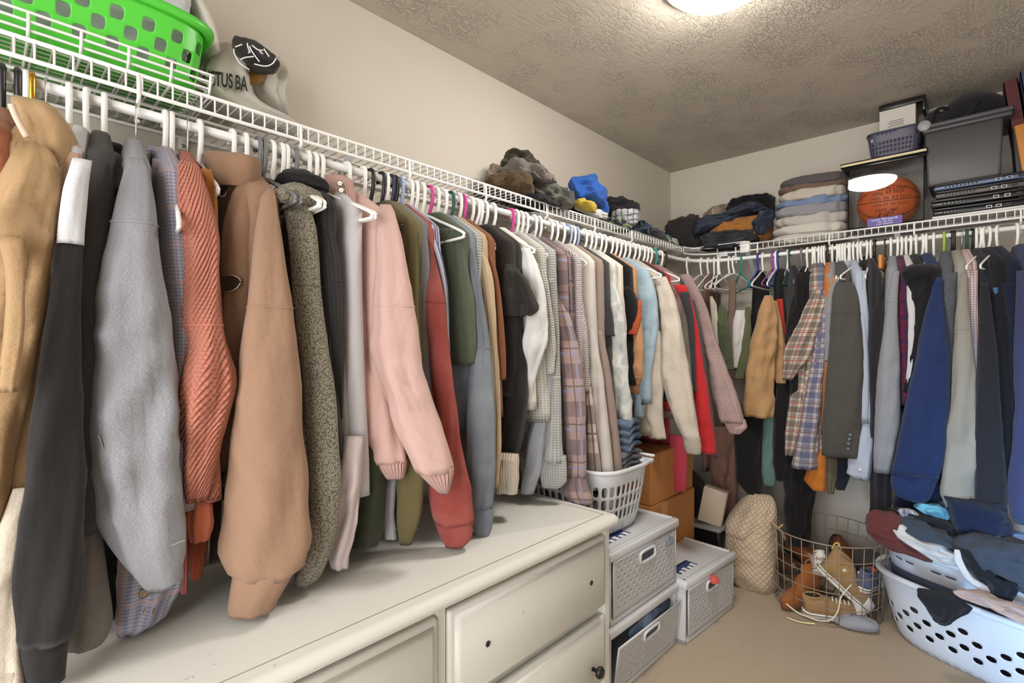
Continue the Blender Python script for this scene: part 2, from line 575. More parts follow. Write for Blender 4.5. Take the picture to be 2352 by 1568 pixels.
# flat diagonal braces from the shelf front to the wall
def brace(label, a, b, w):
    a = np.array(a); b = np.array(b); w = np.array(w)
    d = (b - a) / np.linalg.norm(b - a); nn = np.cross(d, w); nn = nn / np.linalg.norm(nn) * 0.002
    h = w * 0.5
    v = [a - h - nn, a + h - nn, b + h - nn, b - h - nn, a - h + nn, a + h + nn, b + h + nn, b - h + nn]
    o = thing('shelf_brace', label, 'bracket', b)
    mesh('strut', (np.array(v), [(0,3,2,1),(4,5,6,7),(0,1,5,4),(1,2,6,5),(2,3,7,6),(3,0,4,7)]), M_bracket, o, smooth=False)
    mesh('screw', lathe(tuple(b + np.array([0, 0, 0.01]) - nn * 3), [(0.004, -0.003), (0.004, 0.003)], 8), M_screw, o)
for px, lab in ((806, 'grey diagonal brace under the left shelf, beside the pink sweatshirt'), (1250, 'grey diagonal brace under the dark clothes heap on the left shelf'), (1512, 'small grey brace under the left shelf near the corner')):
    X = at(px, HZ, y=-DEP)[0]
    brace(lab, (X, -0.30, ZL), (X, -0.006, 1.53), (0.022, 0, 0))
for px, lab in ((1715, 'grey diagonal brace under the folded jeans on the far shelf'), (2060, 'grey diagonal brace under the basketball case')):
    Y = at(px, HZ, x=-DEP)[1]
    brace(lab, (-0.30, Y, ZL), (-0.006, Y, 1.53), (0, 0.022, 0))
for px in (420, 622, 770):
    q = at(px, 300, y=-0.008)
    o = thing('wall_clip', 'small clear wall clip holding the left shelf, %s' % {420: 'behind the hangers of the coral sweater', 622: 'behind the grey hangers', 770: 'behind the hanger of the pink sweatshirt'}[px], 'clip', (q[0], -0.001, ZD - 0.035))
    mesh('clip_body', box((q[0] - 0.010, -0.012, ZD - 0.036), (q[0] + 0.010, -0.0005, ZD - 0.002), 0.003), M_wire, o)
    mesh('screw', lathe((q[0], -0.012, ZD - 0.026), [(0.005, -0.002), (0.005, 0.002)], 10, 'y'), M_screw, o)
# ------------------------------------------------------------------ hangers
M_hw = plastic('white_plastic', (238, 237, 233), 0.38)
HM = {'white': M_hw, 'black': plastic('black_plastic', (28, 26, 26), 0.35), 'grey': plastic('grey_plastic', (112, 112, 114), 0.4),
      'blue': plastic('pale_blue_plastic', (150, 172, 205), 0.4), 'pink': plastic('magenta_plastic', (200, 60, 140), 0.4),
      'green': plastic('dark_green_plastic', (30, 78, 72), 0.4), 'teal': plastic('teal_plastic', (24, 140, 135), 0.4),
      'royal': plastic('royal_blue_plastic', (34, 52, 150), 0.4), 'lime': plastic('lime_plastic', (150, 190, 70), 0.4),
      'purple': plastic('purple_plastic', (150, 70, 160), 0.4), 'gold': metal('gold_metal', (200, 150, 60), 0.25),
      'chrome': metal('chrome_wire', (205, 205, 205), 0.2), 'navy': plastic('navy_plastic', (40, 40, 70), 0.4)}
AX = {'L': (np.array([1.0, 0, 0]), np.array([0, -1.0, 0])), 'R': (np.array([0, -1.0, 0]), np.array([-1.0, 0, 0]))}

def rodpt(rack, px):
    p = at(px, 600, y=-0.30) if rack == 'L' else at(px, 600, x=-0.30)
    p = p.copy(); p[2] = ZR
    if (rack == 'R' and p[1] > -0.57) or (rack == 'L' and p[0] > -0.57):     # on the bend of the rod
        d = ray(px, 600)[:2]; d = d / np.linalg.norm(d)
        c = smooth_path([(-0.60, -0.30, ZR), (-0.55, -0.302, ZR), (-0.42, -0.335, ZR), (-0.335, -0.42, ZR), (-0.302, -0.55, ZR), (-0.30, -0.62, ZR)], 200)
        q = c[:, :2] - CAM[:2]; q = q / np.linalg.norm(q, axis=1)[:, None]
        p = c[int(np.argmax(q @ d))].copy()
    return p

def hanger(rack, px, colour, label, tilt=0.0, wide=0.20, group=None, name='clothes_hanger', low=0.16):
    """plastic tube hanger (hook and shoulder frame in one moulding) or wire hook with a plastic frame"""
    p = rodpt(rack, px)
    r, o = AX[rack]
    c, s = math.cos(tilt), math.sin(tilt)
    od = o * c + r * s                      # frame direction, turned a little about the hook
    up = np.array([0, 0, 1.0])
    def Q(a, z): return p + od * a + up * z
    R = 0.0175
    hook = [Q(-R, -0.012)] + [Q(-R * math.cos(a), R * math.sin(a) * 0.9) for a in np.linspace(0, PI, 9)] + [Q(R, -0.02), Q(R * 0.9, -0.04), Q(0.006, -0.065), Q(0, -0.085)]
    wire = colour in ('chrome',)
    rr = 0.0018 if wire else 0.0055
    z0, z1 = -0.082, -low
    fr = smooth_path([Q(0, z0), Q(wide * 0.5, (z0 + z1) / 2 + 0.004), Q(wide, z1), Q(wide + 0.008, z1 - 0.012), Q(wide - 0.01, z1 - 0.018), Q(0, z1 - 0.02), Q(-wide + 0.01, z1 - 0.018), Q(-wide - 0.008, z1 - 0.012), Q(-wide, z1), Q(-wide * 0.5, (z0 + z1) / 2 + 0.004)], 40, True)
    hv = tube(smooth_path(hook, 30), rr, 8)
    fv = tube(fr, 0.0042, 6, True)
    if wire:
        o_ = mesh(name, fv, HM['black'], smooth=True)
        mesh('hook', hv, HM['chrome'], o_)
    else:
        o_ = mesh(name, join(hv, fv), HM[colour])
    return tag(o_, label, 'hanger', group)

# ------------------------------------------------------------------ garments
def wrap_ring(c, e1, e2, w, h, n, fold=None, sq=1.0):
    a = np.arange(n) / n * 2 * PI
    ca, sa = np.cos(a), np.sin(a)
    if sq != 1.0:
        ca = np.sign(ca) * np.abs(ca) ** sq; sa = np.sign(sa) * np.abs(sa) ** sq
    p = c + (w * ca)[:, None] * e1 + (h * sa)[:, None] * e2
    if fold is not None: p = p + (fold)[:, None] * (ca[:, None] * e1 * 0.3 + sa[:, None] * e2)
    return p

def interp_rows(rows, n):
    r = np.array(rows, float).reshape(-1, 3)
    y = r[:, 0]
    q = np.linspace(y[0], y[-1], n)
    def sm(k):
        # gentle monotone-ish smoothing of a polyline
        b = np.interp(q, y, r[:, k])
        if n > 12:
            ker = np.array([1, 2, 3, 2, 1]) / 9.0
            bb = np.convolve(np.pad(b, 2, 'edge'), ker, 'valid')
            bb[:2] = b[:2]; bb[-2:] = b[-2:]
            return bb
        return b
    return q, sm(1), sm(2)

def sleeve_plane(S):
    """vertical plane through S, turned between the rack direction and the line of sight; returns (e1 right-hand direction, normal)"""
    w = (S - CAM)[:2]; w = w / np.linalg.norm(w)
    return w

def plane_for(rack, S):
    r, o = AX[rack]
    w = (S - CAM); w[2] = 0; w = w / np.linalg.norm(w)
    a, b = w.dot(-o), w.dot(r)
    va = math.degrees(math.atan2(a, abs(b)))
    an = math.radians(90 * (va / 90) ** 1.6)
    n = -o * math.sin(an) + r * math.cos(an) * (1 if b >= 0 else -1)
    e1 = np.cross(n, np.array([0, 0, 1.0]))       # to the right as seen from the camera
    return e1, n

def hit(px, py, S, n):
    d = ray(px, py)
    return CAM + d * ((S - CAM).dot(n) / d.dot(n))

SEED = [0]
def rdg(p, f, sd): return 1 - 2 * abs(noise.noise(Vector((p[0] * f + sd, p[1] * f + sd * 0.7, p[2] * f))))

def k_off(q, sd):
    return np.array([nz(q[0] * 6 + sd, q[1] * 6, q[2] * 6), 0, nz(q[0] * 6, q[1] * 6 + sd, q[2] * 6)]) * 0.05

def sleeve_mesh(name, rows, S, e1, n, mat, parent, th=0.03, NR=40, NA=28, folds=1.0, top_close=True, open_end=True, puff=None, sq=0.9, crump=0.0):
    SEED[0] += 1
    sd = SEED[0] * 3.17
    q, xl, xr = interp_rows(rows, NR)
    rings = []
    lens = 0.0
    prev = None
    for i in range(NR):
        a = hit(xl[i], q[i], S, n); b = hit(xr[i], q[i], S, n)
        c = (a + b) / 2; w = np.linalg.norm(b - a) / 2
        if prev is not None: lens += np.linalg.norm(c - prev)
        prev = c
        f = i / (NR - 1)
        h = min(th, max(w * 0.8, 0.008))
        if top_close: h *= min(1.0, 0.35 + f * 5)
        ang = np.arange(NA) / NA * 2 * PI
        ca = np.cos(ang)
        fo = np.array([nz(math.cos(t) * w * 26 + sd, math.sin(t) * 0.8 + sd, lens * 2.2) for t in ang]) * 0.55
        fo += np.array([nz(math.cos(t) * w * 14 + sd, lens * 7 + math.cos(t) * 2.5, sd) for t in ang]) * 0.45
        fo += np.array([(0.5 - 2 * abs(nz(math.cos(t) * w * 11 + lens * 7 + sd, lens * 9 - math.cos(t) * w * 6, sd + (0 if t < PI else 4)))) for t in ang]) * 0.38
        fo = fo * folds * 0.031 * min(1.0, w / 0.05) * min(1.0, 0.3 + 2.2 * f)
        if puff:
            k = abs(math.sin(PI * lens / puff))
            h = h * (0.40 + 0.75 * k ** 0.6)
        rg = wrap_ring(c, e1, n, w, h, NA, fo, sq)
        if crump:
            sag = np.sin(ang)[:, None] * n + 0.5 * np.cos(ang)[:, None] * e1 + np.array([0, 0, 0.45])
            for j in range(NA):
                w3 = rg[j] * np.array([1.0, 1.0, 1.7])
                k = 0.8 * (rdg(w3, 10.0, sd) - 0.4) + 0.55 * (rdg(w3 + k_off(w3, sd), 21.0, sd + 3) - 0.4) + 0.28 * (rdg(w3, 44.0, sd) - 0.4)
                rg[j] = rg[j] + sag[j] * crump * k * min(1.0, w / 0.03)
        rings.append(rg)
    if open_end:
        c = rings[-1].mean(0)
        rings.append(c + (rings[-1] - c) * 0.90 + np.array([0, 0, 0.003]))
        rings.append(c + (rings[-1] - c) * 0.92 + np.array([0, 0, 0.035]))
    return loftmesh(name, np.array(rings), mat, parent), rings

def ring_line(name, ring, mat, parent, r=0.0022):
    return mesh(name, tube(ring, r, 5, True), mat, parent)

def body_mesh(p, rack, mat, parent, hem, top=-0.075, tip=-0.15, w=0.19, th=0.034, wav=0.012, NA=40, NR=26, out=0.0, name='body', skew=0.0, neck=0.055, lead=(0.0, 0.0)):
    """flattened torso hanging on the hanger; hem is the height of its lower edge"""
    SEED[0] += 1
    sd = SEED[0] * 1.91
    r, o = AX[rack]
    zt = ZR + top; zs = ZR + tip
    rings = []
    for i in range(NR):
        f = i / (NR - 1)
        z = zt + (hem - zt) * f ** 1.25
        if z > zs: k = (zt - z) / (zt - zs); hw = neck + (w - neck) * k; t = 0.016 + (th - 0.016) * k
        else: k = (zs - z) / max(zs - hem, 0.05); hw = w + 0.012 * k; t = th * (1 + 0.25 * k)
        dep = min(1.0, max(0.0, (zs + 0.02 - z) / 0.3))
        ang = np.arange(NA) / NA * 2 * PI
        ca = np.sign(np.cos(ang)) * np.abs(np.cos(ang)) ** 0.8; sa = np.sign(np.sin(ang)) * np.abs(np.sin(ang)) ** 0.6
        along = ca * hw
        wv = np.array([nz(q * 11 + sd, z * 1.3 + sd, 0.3) for q in along]) * wav * 2.2 * dep
        wv2 = np.array([nz(q * 17 + sd, math.sin(t_) * 2, z * 2.5) for q, t_ in zip(along, ang)]) * wav * 0.8 * dep
        c = p + o * out; 
        ld = (lead[0] + (lead[1] - lead[0]) * min(1, max(0, (zs - z) / max(zs - hem, 0.05)))) * np.clip((along + 0.04) / 0.21, 0, 1)
        pt = c + ld[:, None] * r + along[:, None] * o + (sa * t + wv + wv2 * np.sign(sa) + skew * k * dep)[:, None] * r
        pt[:, 2] = z + (np.array([nz(q * 6 + sd, 5.0) for q in along]) * 0.02 * (f > 0.95))
        rings.append(pt)
    c = rings[-1].mean(0)
    rings.append(c + (rings[-1] - c) * 0.93 + np.array([0, 0, 0.02]))
    return loftmesh(name, np.array(rings), mat, parent), rings

def crumple(name, c, s, mat, parent, seed=0, amp=0.22, rz=0.0, nu=30, nv=20, freq=2.6, flat=0.35, ridge=0.6):
    """crumpled cloth lump: closed surface with ridged folds"""
    sd = seed * 5.37 + 1.1
    rings = []
    cr, sr = math.cos(rz), math.sin(rz)
    for i in range(nv):
        f = (i + 0.35) / (nv - 0.3)
        ph = PI * f
        row = []
        for j in range(nu):
            a = j / nu * 2 * PI
            d = np.array([math.sin(ph) * math.cos(a), math.sin(ph) * math.sin(a), math.cos(ph)])
            q = d * freq
            wx = nz(q[0] + sd, q[1], q[2]) * 0.9
            n1 = 1 - abs(nz(q[0] * 1.2 + wx + sd, q[1] * 1.2 + wx, q[2] * 1.2)) * 2
            n2 = 1 - abs(nz(q[0] * 2.4 + sd, q[1] * 2.4 + 2 * wx, q[2] * 2.4 + 3)) * 2
            n3 = nz(q[0] * 0.5 + sd, q[1] * 0.5, q[2] * 0.5)
            k = 1 + amp * (n3 * 1.1 + ridge * 0.6 * (n1 - 0.4) + ridge * 0.30 * (n2 - 0.4))
            v = d * k
            if v[2] < -flat: v[2] = -flat + (v[2] + flat) * 0.12
            v = v * np.array(s)
            row.append((v[0] * cr - v[1] * sr, v[0] * sr + v[1] * cr, v[2]))
        rings.append(row)
    rings = np.array(rings)[::-1] + np.array(c) + np.array([0, 0, flat * s[2] * 0.95])
    return loftmesh(name, rings, mat, parent)

def collar(parent, p, rack, mat, h=0.036, rad=0.055, th=0.026, lean=0.02, dz=-0.102, name='collar', flare=1.15):
    """standing collar: an open double-walled ring around the hanger neck"""
    r, o = AX[rack]
    rings = []
    n = 28
    prof = [(1.0, 0.0), (flare * 0.98, h * 0.6), (flare, h), (flare * 0.93, h + 0.003), (flare * 0.86, h * 0.6), (0.84, 0.0)]
    for k, z in prof:
        a = np.arange(n) / n * 2 * PI
        q = p + (np.cos(a) * rad * k)[:, None] * o + (np.sin(a) * th * k)[:, None] * r
        q[:, 2] += dz + z - 0.012 * np.cos(a) * (1 if z < h * 0.3 else 1.6) + lean * 0
        rings.append(q)
    rings.append(rings[0])
    return loftmesh(name, np.array(rings), mat, parent, False, False)

STOPW = {'with','on','in','at','beside','behind','between','hanging','whose','showing','hidden','under','just','left','right','before','left,','low','squeezed','reaching','touching','cut','touch','standing','lying','folded','hem','second','touches','halfway','and,','tucked','ending','from','below','shoulder','low,','edge','sliver','slacks,'}
def headnoun(label):
    w = label.split()
    out = [w[0]]
    for q in w[1:]:
        if q in STOPW and len(out) >= 2: break
        out.append(q)
    return ' '.join(out).rstrip(',')

def garment(name, label, cat, rack, hook, mat, rows=None, dy=0.0, th=0.030, hem=None, hemz=None, cuff=None, cuffmat=None, seams=(), neck=None,
            hang='white', bodymat=None, bw=0.165, bth=0.030, folds=1.0, group=None, second=None, out=0.0, wav=0.012, puff=None, hemband=None, tip=-0.15, trim=None, hooktilt=0.0, hangw=0.145, nobody=False, hlabel=None):
    p = rodpt(rack, hook)
    r, o = AX[rack]
    root = thing(name, label, cat, (p[0], p[1], ZR - 0.2), group)
    S = p + o * (0.165 + dy)
    e1, n = plane_for(rack, S)
    bodymat = bodymat or mat
    if hemz is None and hem is not None:
        e = hit(rows[1] if rows else hook, hem, p + o * 0.17, n); hemz = e[2]
    if hemz is None: hemz = 1.05
    if not nobody:
        lead = (0.0, 0.0)
        if rows:
            rw = np.array(rows, float).reshape(-1, 3)
            def off(i):
                q = hit((rw[i, 1] + rw[i, 2]) / 2, rw[i, 0], S, n) + n * 0.01
                return float(np.clip((q - p).dot(r), -0.13, 0.13))
            k = min(1, len(rw) - 1)
            lead = (off(k), off(len(rw) // 2))
            if rw[0, 0] > 780:          # only its lower end shows: the torso stays back by the wall
                lead = (0.0, 0.0); bw = 0.12; out = -0.05; bth = 0.015
        _, br = body_mesh(p, rack, bodymat, root, max(hemz, 0.06), w=bw, th=bth, out=out, wav=wav, tip=tip, lead=lead)
        hooktilt = hooktilt or math.atan2(lead[0], 0.19)
        if hemband:
            c = br[-2]
            lo = br[-5]
            q = [lo + (lo - lo.mean(0)) * 0.03, br[-2] + (br[-2] - br[-2].mean(0)) * 0.03, br[-2] * 1.0]
            loftmesh('hem_band', np.array(q), hemband, root, False, False)
    if rows:
        so, rings = sleeve_mesh('sleeve', rows, S, e1, n, mat, root, th, folds=folds, puff=puff)
        q, _, _ = interp_rows(rows, 40)
        for sy in seams:
            i = int(np.argmin(np.abs(q - sy)))
            if i > 0: ring_line('sleeve_seam', rings[i], mat, root)
    if cuff:
        sleeve_mesh('cuff', cuff, S + n * 0.002, e1, n, cuffmat or mat, root, th * 0.9, NR=10, folds=0.4, top_close=False)
    if second:
        for sec in second:
            nm, rw, m2, d2 = sec[:4]
            S2 = p + o * (0.165 + d2)
            sleeve_mesh(nm, rw, S2, e1, n, m2 or mat, root, sec[4] if len(sec) > 4 else th * 0.9, folds=folds)
    if neck == 'hood':
        c = p + o * 0.05 + np.array([0, 0, -0.20])
        crumple('hood', c, (0.042, 0.09, 0.06) if rack == 'L' else (0.09, 0.042, 0.06), bodymat, root, seed=hook, amp=0.25, freq=1.8)
    elif neck == 'collar': collar(root, p, rack, bodymat)
    elif neck == 'high': collar(root, p, rack, bodymat, h=0.07, rad=0.075, th=0.035)
    elif neck == 'crew': collar(root, p, rack, cuffmat or bodymat, h=0.022, rad=0.062, th=0.022, flare=1.02)
    if hang:
        hanger(rack, hook, hang, hlabel or ('%s hanger carrying the %s' % ({'chrome': 'wire hooked black', 'royal': 'royal blue plastic'}.get(hang, hang + ' plastic' if hang != 'gold' else 'gold metal'), headnoun(label))), tilt=hooktilt, wide=hangw)
    return root, p, S, e1, n

def buttons(parent, pts, S, e1, n, mat, r=0.007):
    for px, py in pts:
        c = hit(px, py, S, n)
        rings = []
        for k, hgt in ((0.75, -0.002), (1.0, 0.0), (1.0, 0.002), (0.7, 0.003), (0.3, 0.002)):
            a = np.arange(12) / 12 * 2 * PI
            rings.append(c - n * hgt + (np.cos(a) * r * k)[:, None] * e1 + (np.sin(a) * r * k)[:, None] * np.array([0, 0, 1.0]))
        loftmesh('button', np.array(rings), mat, parent)

def zipper(parent, pts, S, n, mat, r=0.002, name='zipper'):
    q = smooth_path([hit(px, py, S, n) for px, py in pts], 16)
    mesh(name, tube(q, r, 5), mat, parent)
# ------------------------------------------------------------------ left rack, from the frame edge to the corner
M_zip = metal('zip_metal', (170, 160, 145), 0.35)
M_btn_w = plastic('shell_button', (225, 222, 215), 0.3)
M_btn_b = plastic('horn_button', (120, 92, 66), 0.35)
H0 = 'left rack '
TAN = fab((190, 152, 104), 'satin'); TAN2 = fab((196, 158, 110), 'plain')
# leather jacket at the frame edge and the puffer
garment('leather_jacket', 'cognac brown leather jacket at the left frame edge, before the puffer', 'jacket', 'L', 5, fab((165, 92, 48), 'satin'), [275,-40,22, 300,-50,32, 400,-60,20, 520,-70,14, 700,-80,0, 900,-80,-5], dy=-0.05, hem=800, hang='black')
rt, p, S, e1, n = garment('puffer_jacket', 'tan quilted puffer jacket with zipped stand collar', 'jacket', 'L', 107, TAN, [330,40,110, 380,20,150, 430,-10,140, 480,-40,128, 560,-60,118, 640,-70,106, 740,-75,90, 830,-78,74, 920,-80,62, 1000,-80,44, 1100,-80,30, 1240,-80,10], dy=0.02, th=0.075, hem=1150, hang='chrome', puff=0.105, folds=1.6, bth=0.07, seams=())
sleeve_mesh('collar', [228,28,110, 250,24,140, 300,40,172, 340,50,186, 375,60,178, 410,80,150], p + AX['L'][1] * 0.14, e1, n, TAN, rt, 0.05, NR=16, folds=1.6)
sleeve_mesh('zip_placket', [545,-8,52, 600,10,60, 680,14,58, 760,8,60, 830,0,52, 900,-10,42], S - n * 0.062, e1, n, TAN, rt, 0.016, NR=20, folds=1.2)
zipper(rt, [(26, 240), (34, 262), (45, 285), (62, 315)], p + AX['L'][1] * 0.195, n, fab((235, 205, 180), 'plain'), 0.005, 'zipper')
for px, c in ((40, 'black'), (58, 'white'), (72, 'gold')):
    hanger('L', px, c, wide=0.09, label={'black': 'black plastic hanger second from the left end of the rod', 'white': 'thick white hanger between the black and the gold hooks', 'gold': 'gold metal hanger above the puffer collar'}[c])
hanger('L', -30, 'white', 'white hanger cut by the left edge of the frame')
garment('satin_blouse', 'blush satin blouse hanging between the puffer and the black-and-white jacket', 'blouse', 'L', 158, fab((212, 172, 148), 'satin'), [350,148,182, 400,138,180, 480,124,160, 560,106,150, 640,94,135, 700,82,125, 800,66,108, 880,54,95, 940,48,84], dy=0.0, th=0.02, hemz=1.0)
garment('corduroy_shirt', 'rust brown corduroy shirt showing low beside the puffer', 'shirt', 'L', 140, fab((176, 112, 70), 'hstripe', (140, 84, 50)), [900,44,100, 960,40,90, 1080,26,76, 1180,14,50], dy=-0.03, th=0.02, hemz=0.9, hang=None)
garment('cream_dress', 'cream satin dress hanging low at the left frame edge', 'dress', 'L', 90, fab((226, 212, 192), 'satin'), [1120,30,62, 1200,0,58, 1300,-30,46, 1400,-40,40, 1500,-45,42, 1600,-50,50], dy=0.03, th=0.03, hemz=0.75, hang=None, folds=1.6)
BLK = fab((46, 44, 44), 'plain')
rt, p, S, e1, n = garment('windbreaker', 'windbreaker with white shoulders and long black sleeve', 'jacket', 'L', 200, BLK, [545,128,192, 570,127,192, 640,118,190, 700,111,188, 800,96,189, 900,82,191, 1000,72,192, 1100,61,193, 1200,48,193, 1300,36,192, 1380,33,186, 1440,34,176, 1472,48,160],
    dy=0.05, th=0.035, hemz=0.95, bodymat=fab((222, 222, 226), 'plain'), cuff=[1440,50,160, 1475,47,157, 1520,54,152, 1566,62,148], folds=1.3)
sleeve_mesh('shoulder_yoke', [366,166,212, 400,156,206, 430,144,202, 480,136,198, 520,131,194, 562,128,192], S + n * 0.0, e1, n, fab((226, 226, 230), 'plain'), rt, 0.036, NR=18, folds=0.8)
garment('hooded_sweatshirt', 'dark charcoal hooded sweatshirt behind the black-and-white windbreaker', 'hoodie', 'L', 240, fab((84, 82, 80), 'heather', (58, 56, 56)), [392,204,262, 430,200,240, 520,192,238, 600,184,230, 700,182,222, 800,180,214, 950,178,214, 1100,180,212, 1180,184,208], dy=-0.02, th=0.025, hemz=0.95, neck='hood', seams=(604,))
garment('oat_sweatshirt', 'oat grey sweatshirt hem lying on the dresser behind the black cuff', 'sweatshirt', 'L', 222, fab((146, 139, 132), 'heather', (112, 106, 100)), [1000,182,212, 1180,168,228, 1300,160,240, 1400,160,256, 1440,160,262, 1478,158,240], dy=-0.03, th=0.03, hemz=0.9, hang=None)
garment('black_trousers', 'black shape low between charcoal hoodie and grey sweatshirt', 'trousers', 'L', 265, fab((24, 24, 26), 'plain'), [1150,215,280, 1300,218,278, 1420,226,272], dy=-0.08, th=0.02, hemz=0.75, hang=None)  # plain black block filling the gap between the two sleeves
HG = fab((180, 180, 184), 'heather', (130, 132, 140))
rt, p, S, e1, n = garment('sweatshirt', 'big heather grey sweatshirt on a wire hooked hanger', 'sweatshirt', 'L', 312, HG, [362,296,330, 380,288,340, 400,281,346, 450,270,355, 500,262,362, 520,258,365, 600,240,376, 700,222,392, 800,214,402, 900,206,408, 1000,203,411, 1100,205,415, 1170,214,418, 1230,250,421, 1285,272,424, 1301,301,425, 1340,330,420, 1358,344,380],
    dy=0.02, th=0.04, hemz=0.92, hang='chrome', neck='crew', seams=(520,), folds=1.2)
zipper(rt, [(226, 1000), (250, 1060), (290, 1150), (320, 1220), (332, 1262)], S - n * 0.036, n, HG, 0.0011, 'sleeve_seam')
zipper(rt, [(332, 1262), (380, 1256), (425, 1240)], S - n * 0.036, n, HG, 0.0011, 'sleeve_seam')
CHK = fab((178, 172, 182), 'check', (120, 128, 158), (196, 160, 150))
rt, p, S, e1, n = garment('check_shirt', 'small blue check shirt with brown cuff buttons', 'shirt', 'L', 378, CHK, [366,350,386, 400,346,410, 450,352,416, 560,360,420, 700,372,421, 800,378,420, 900,370,420, 1050,340,420, 1200,285,422, 1290,262,425, 1340,252,424, 1380,255,412, 1420,262,385, 1449,272,340], dy=-0.06, th=0.035, hemz=0.95, neck='collar', folds=1.5)
buttons(rt, [(331, 1362), (342, 1402)], S - n * 0.037, e1, n, M_btn_b, 0.009)
hanger('L', 394, 'white', 'empty white hanger turned out beside the coral sweater', tilt=-0.17, low=0.25)
COR = fab((206, 126, 102), 'diag', (176, 98, 80))
rt, p, S, e1, n = garment('knit_sweater', 'coral ribbed knit sweater with flared sleeve', 'sweater', 'L', 430, COR, [364,416,446, 385,408,462, 420,404,474, 500,416,496, 560,424,502, 640,420,506, 740,416,508, 780,417,516, 840,415,530, 885,414,542, 920,414,534, 960,413,520, 1000,412,508, 1060,414,500, 1110,420,490, 1150,428,474],
    dy=0.02, th=0.038, hemz=0.95, hang='chrome', folds=1.5, seams=(748,))
garment('gauze_shirt', 'orange gauze shirt with rolled frayed cuff under the coral sweater', 'shirt', 'L', 446, fab((202, 110, 78), 'plain'), [1080,430,490, 1146,428,484, 1160,426,492, 1200,428,494, 1240,438,482], dy=0.0, th=0.028, hemz=1.0, hang=None, folds=2.0)
garment('rust_knit', 'rust red knit sleeve touching the white dresser top', 'sweater', 'L', 440, fab((150, 66, 34), 'rib'), [1180,430,488, 1240,430,480, 1290,432,474, 1330,440,462], dy=-0.05, th=0.03, hemz=1.0, hang=None)
garment('rose_shirt', 'thin rose pink top edge beside the grey sweatshirt sleeve', 'top', 'L', 422, fab((190, 96, 92), 'rib'), [1150,418,434, 1260,418,432, 1362,416,430], dy=-0.05, th=0.012, hemz=1.0, hang=None)
garment('mustard_shirt', 'mustard top sliver behind the coral sweater', 'top', 'L', 457, fab((186, 122, 52), 'plain'), [388,462,486, 430,470,498, 480,482,500, 560,490,502], dy=-0.03, th=0.015, hemz=1.1, bw=0.11, out=-0.06, bth=0.015)
BRN = fab((158, 122, 96), 'plain'); BRN2 = fab((170, 134, 108), 'plain')
rt, p, S, e1, n = garment('quarter_zip', 'large tan brown zip-neck sweatshirt with long wide sleeve', 'sweatshirt', 'L', 563, BRN2, [432,612,628, 445,600,634, 500,590,640, 600,580,656, 700,571,670, 725,568,673, 800,556,682, 900,545,692, 1000,530,700, 1100,515,707, 1200,501,714, 1250,497,717, 1280,502,714, 1305,525,700, 1325,562,664],
    dy=0.05, th=0.045, hemz=0.96, bodymat=BRN, seams=(716,), cuff=[1300,537,690, 1340,530,664, 1380,525,640, 1400,526,632], folds=0.9, bth=0.05)
collar(rt, p + np.array([-0.045, -0.05, 0]), 'L', BRN, h=0.07, rad=0.085, th=0.042, dz=-0.135, flare=1.2)
sleeve_mesh('front_panel', [420,548,600, 470,520,598, 560,506,590, 680,502,580, 800,504,566, 900,505,552, 1000,505,540, 1080,508,528], p + AX['L'][1] * 0.16, e1, n, BRN, rt, 0.03, NR=24, folds=1.2)
zipper(rt, [(478, 400), (492, 440), (512, 452), (520, 442)], p + AX['L'][1] * 0.14, n, M_zip, 0.0022)
zipper(rt, [(510, 634), (530, 632), (548, 638), (553, 646)], p + AX['L'][1] * 0.20, n, M_zip, 0.0022)
zipper(rt, [(510, 670), (530, 668), (545, 660), (553, 648)], p + AX['L'][1] * 0.20, n, M_zip, 0.0022)
mesh('zip_shade', (np.array([hit(x, y, p + AX['L'][1] * 0.1985, n) for x, y in ((508, 634), (530, 632), (548, 638), (553, 647), (545, 660), (530, 668), (508, 670))]), [(0, 1, 2, 3, 4, 5, 6)]), fab((64, 46, 38), 'plain'), rt)  # dark face between the zips, shade of the gap put into its colour
garment('plum_shirt', 'dark plum shirt hidden behind the tan zip-neck sweatshirt', 'shirt', 'L', 532, fab((66, 44, 46), 'plain'), [900,500,530, 1100,492,512, 1290,480,505], dy=-0.05, th=0.02, hemz=0.9, hlabel='white hanger above the zipped collar of the tan sweatshirt')
for px, c, t in ((592, 'grey', 'first of the two grey hangers right of the tan sweatshirt'), (604, 'grey', 'second of the two grey hangers right of the tan sweatshirt'), (622, 'white', 'white clip hanger right of the grey pair'), (645, 'white', 'left one of a white hanger pair before the sherpa fleece'), (655, 'white', 'right one of a white hanger pair before the sherpa fleece')):
    hanger('L', px, c, t, tilt=0.1 if px == 622 else 0)
SHP = fab((176, 168, 148), 'sherpa', (104, 98, 84))
rt, p, S, e1, n = garment('sherpa_fleece', 'grey olive sherpa fleece with draped hood', 'fleece', 'L', 680, SHP, [452,642,690, 480,650,722, 520,660,728, 600,667,734, 650,669,737, 700,673,741, 800,685,755, 900,695,770, 1000,703,779, 1100,708,783, 1150,710,783, 1200,708,780, 1260,700,768, 1310,680,748, 1342,674,722],
    dy=0.04, th=0.036, hemz=0.98, hang='grey', seams=(650,), folds=0.6)
crumple('hood', tuple(hit(688, 478, p + AX['L'][1] * 0.17, n)), (0.062, 0.05, 0.042), SHP, rt, seed=4, amp=0.18, freq=1.5)
BLKN = fab((58, 57, 58), 'rib', (28, 28, 30), s=1.2)
rt, p, S, e1, n = garment('cable_knit', 'charcoal ribbed cardigan behind the sherpa fleece', 'cardigan', 'L', 706, BLKN, [490,722,758, 520,726,768, 600,733,784, 700,742,790, 740,744,791, 800,752,791, 880,764,790, 960,772,788], dy=0.0, th=0.024, hemz=1.0, seams=(650,))
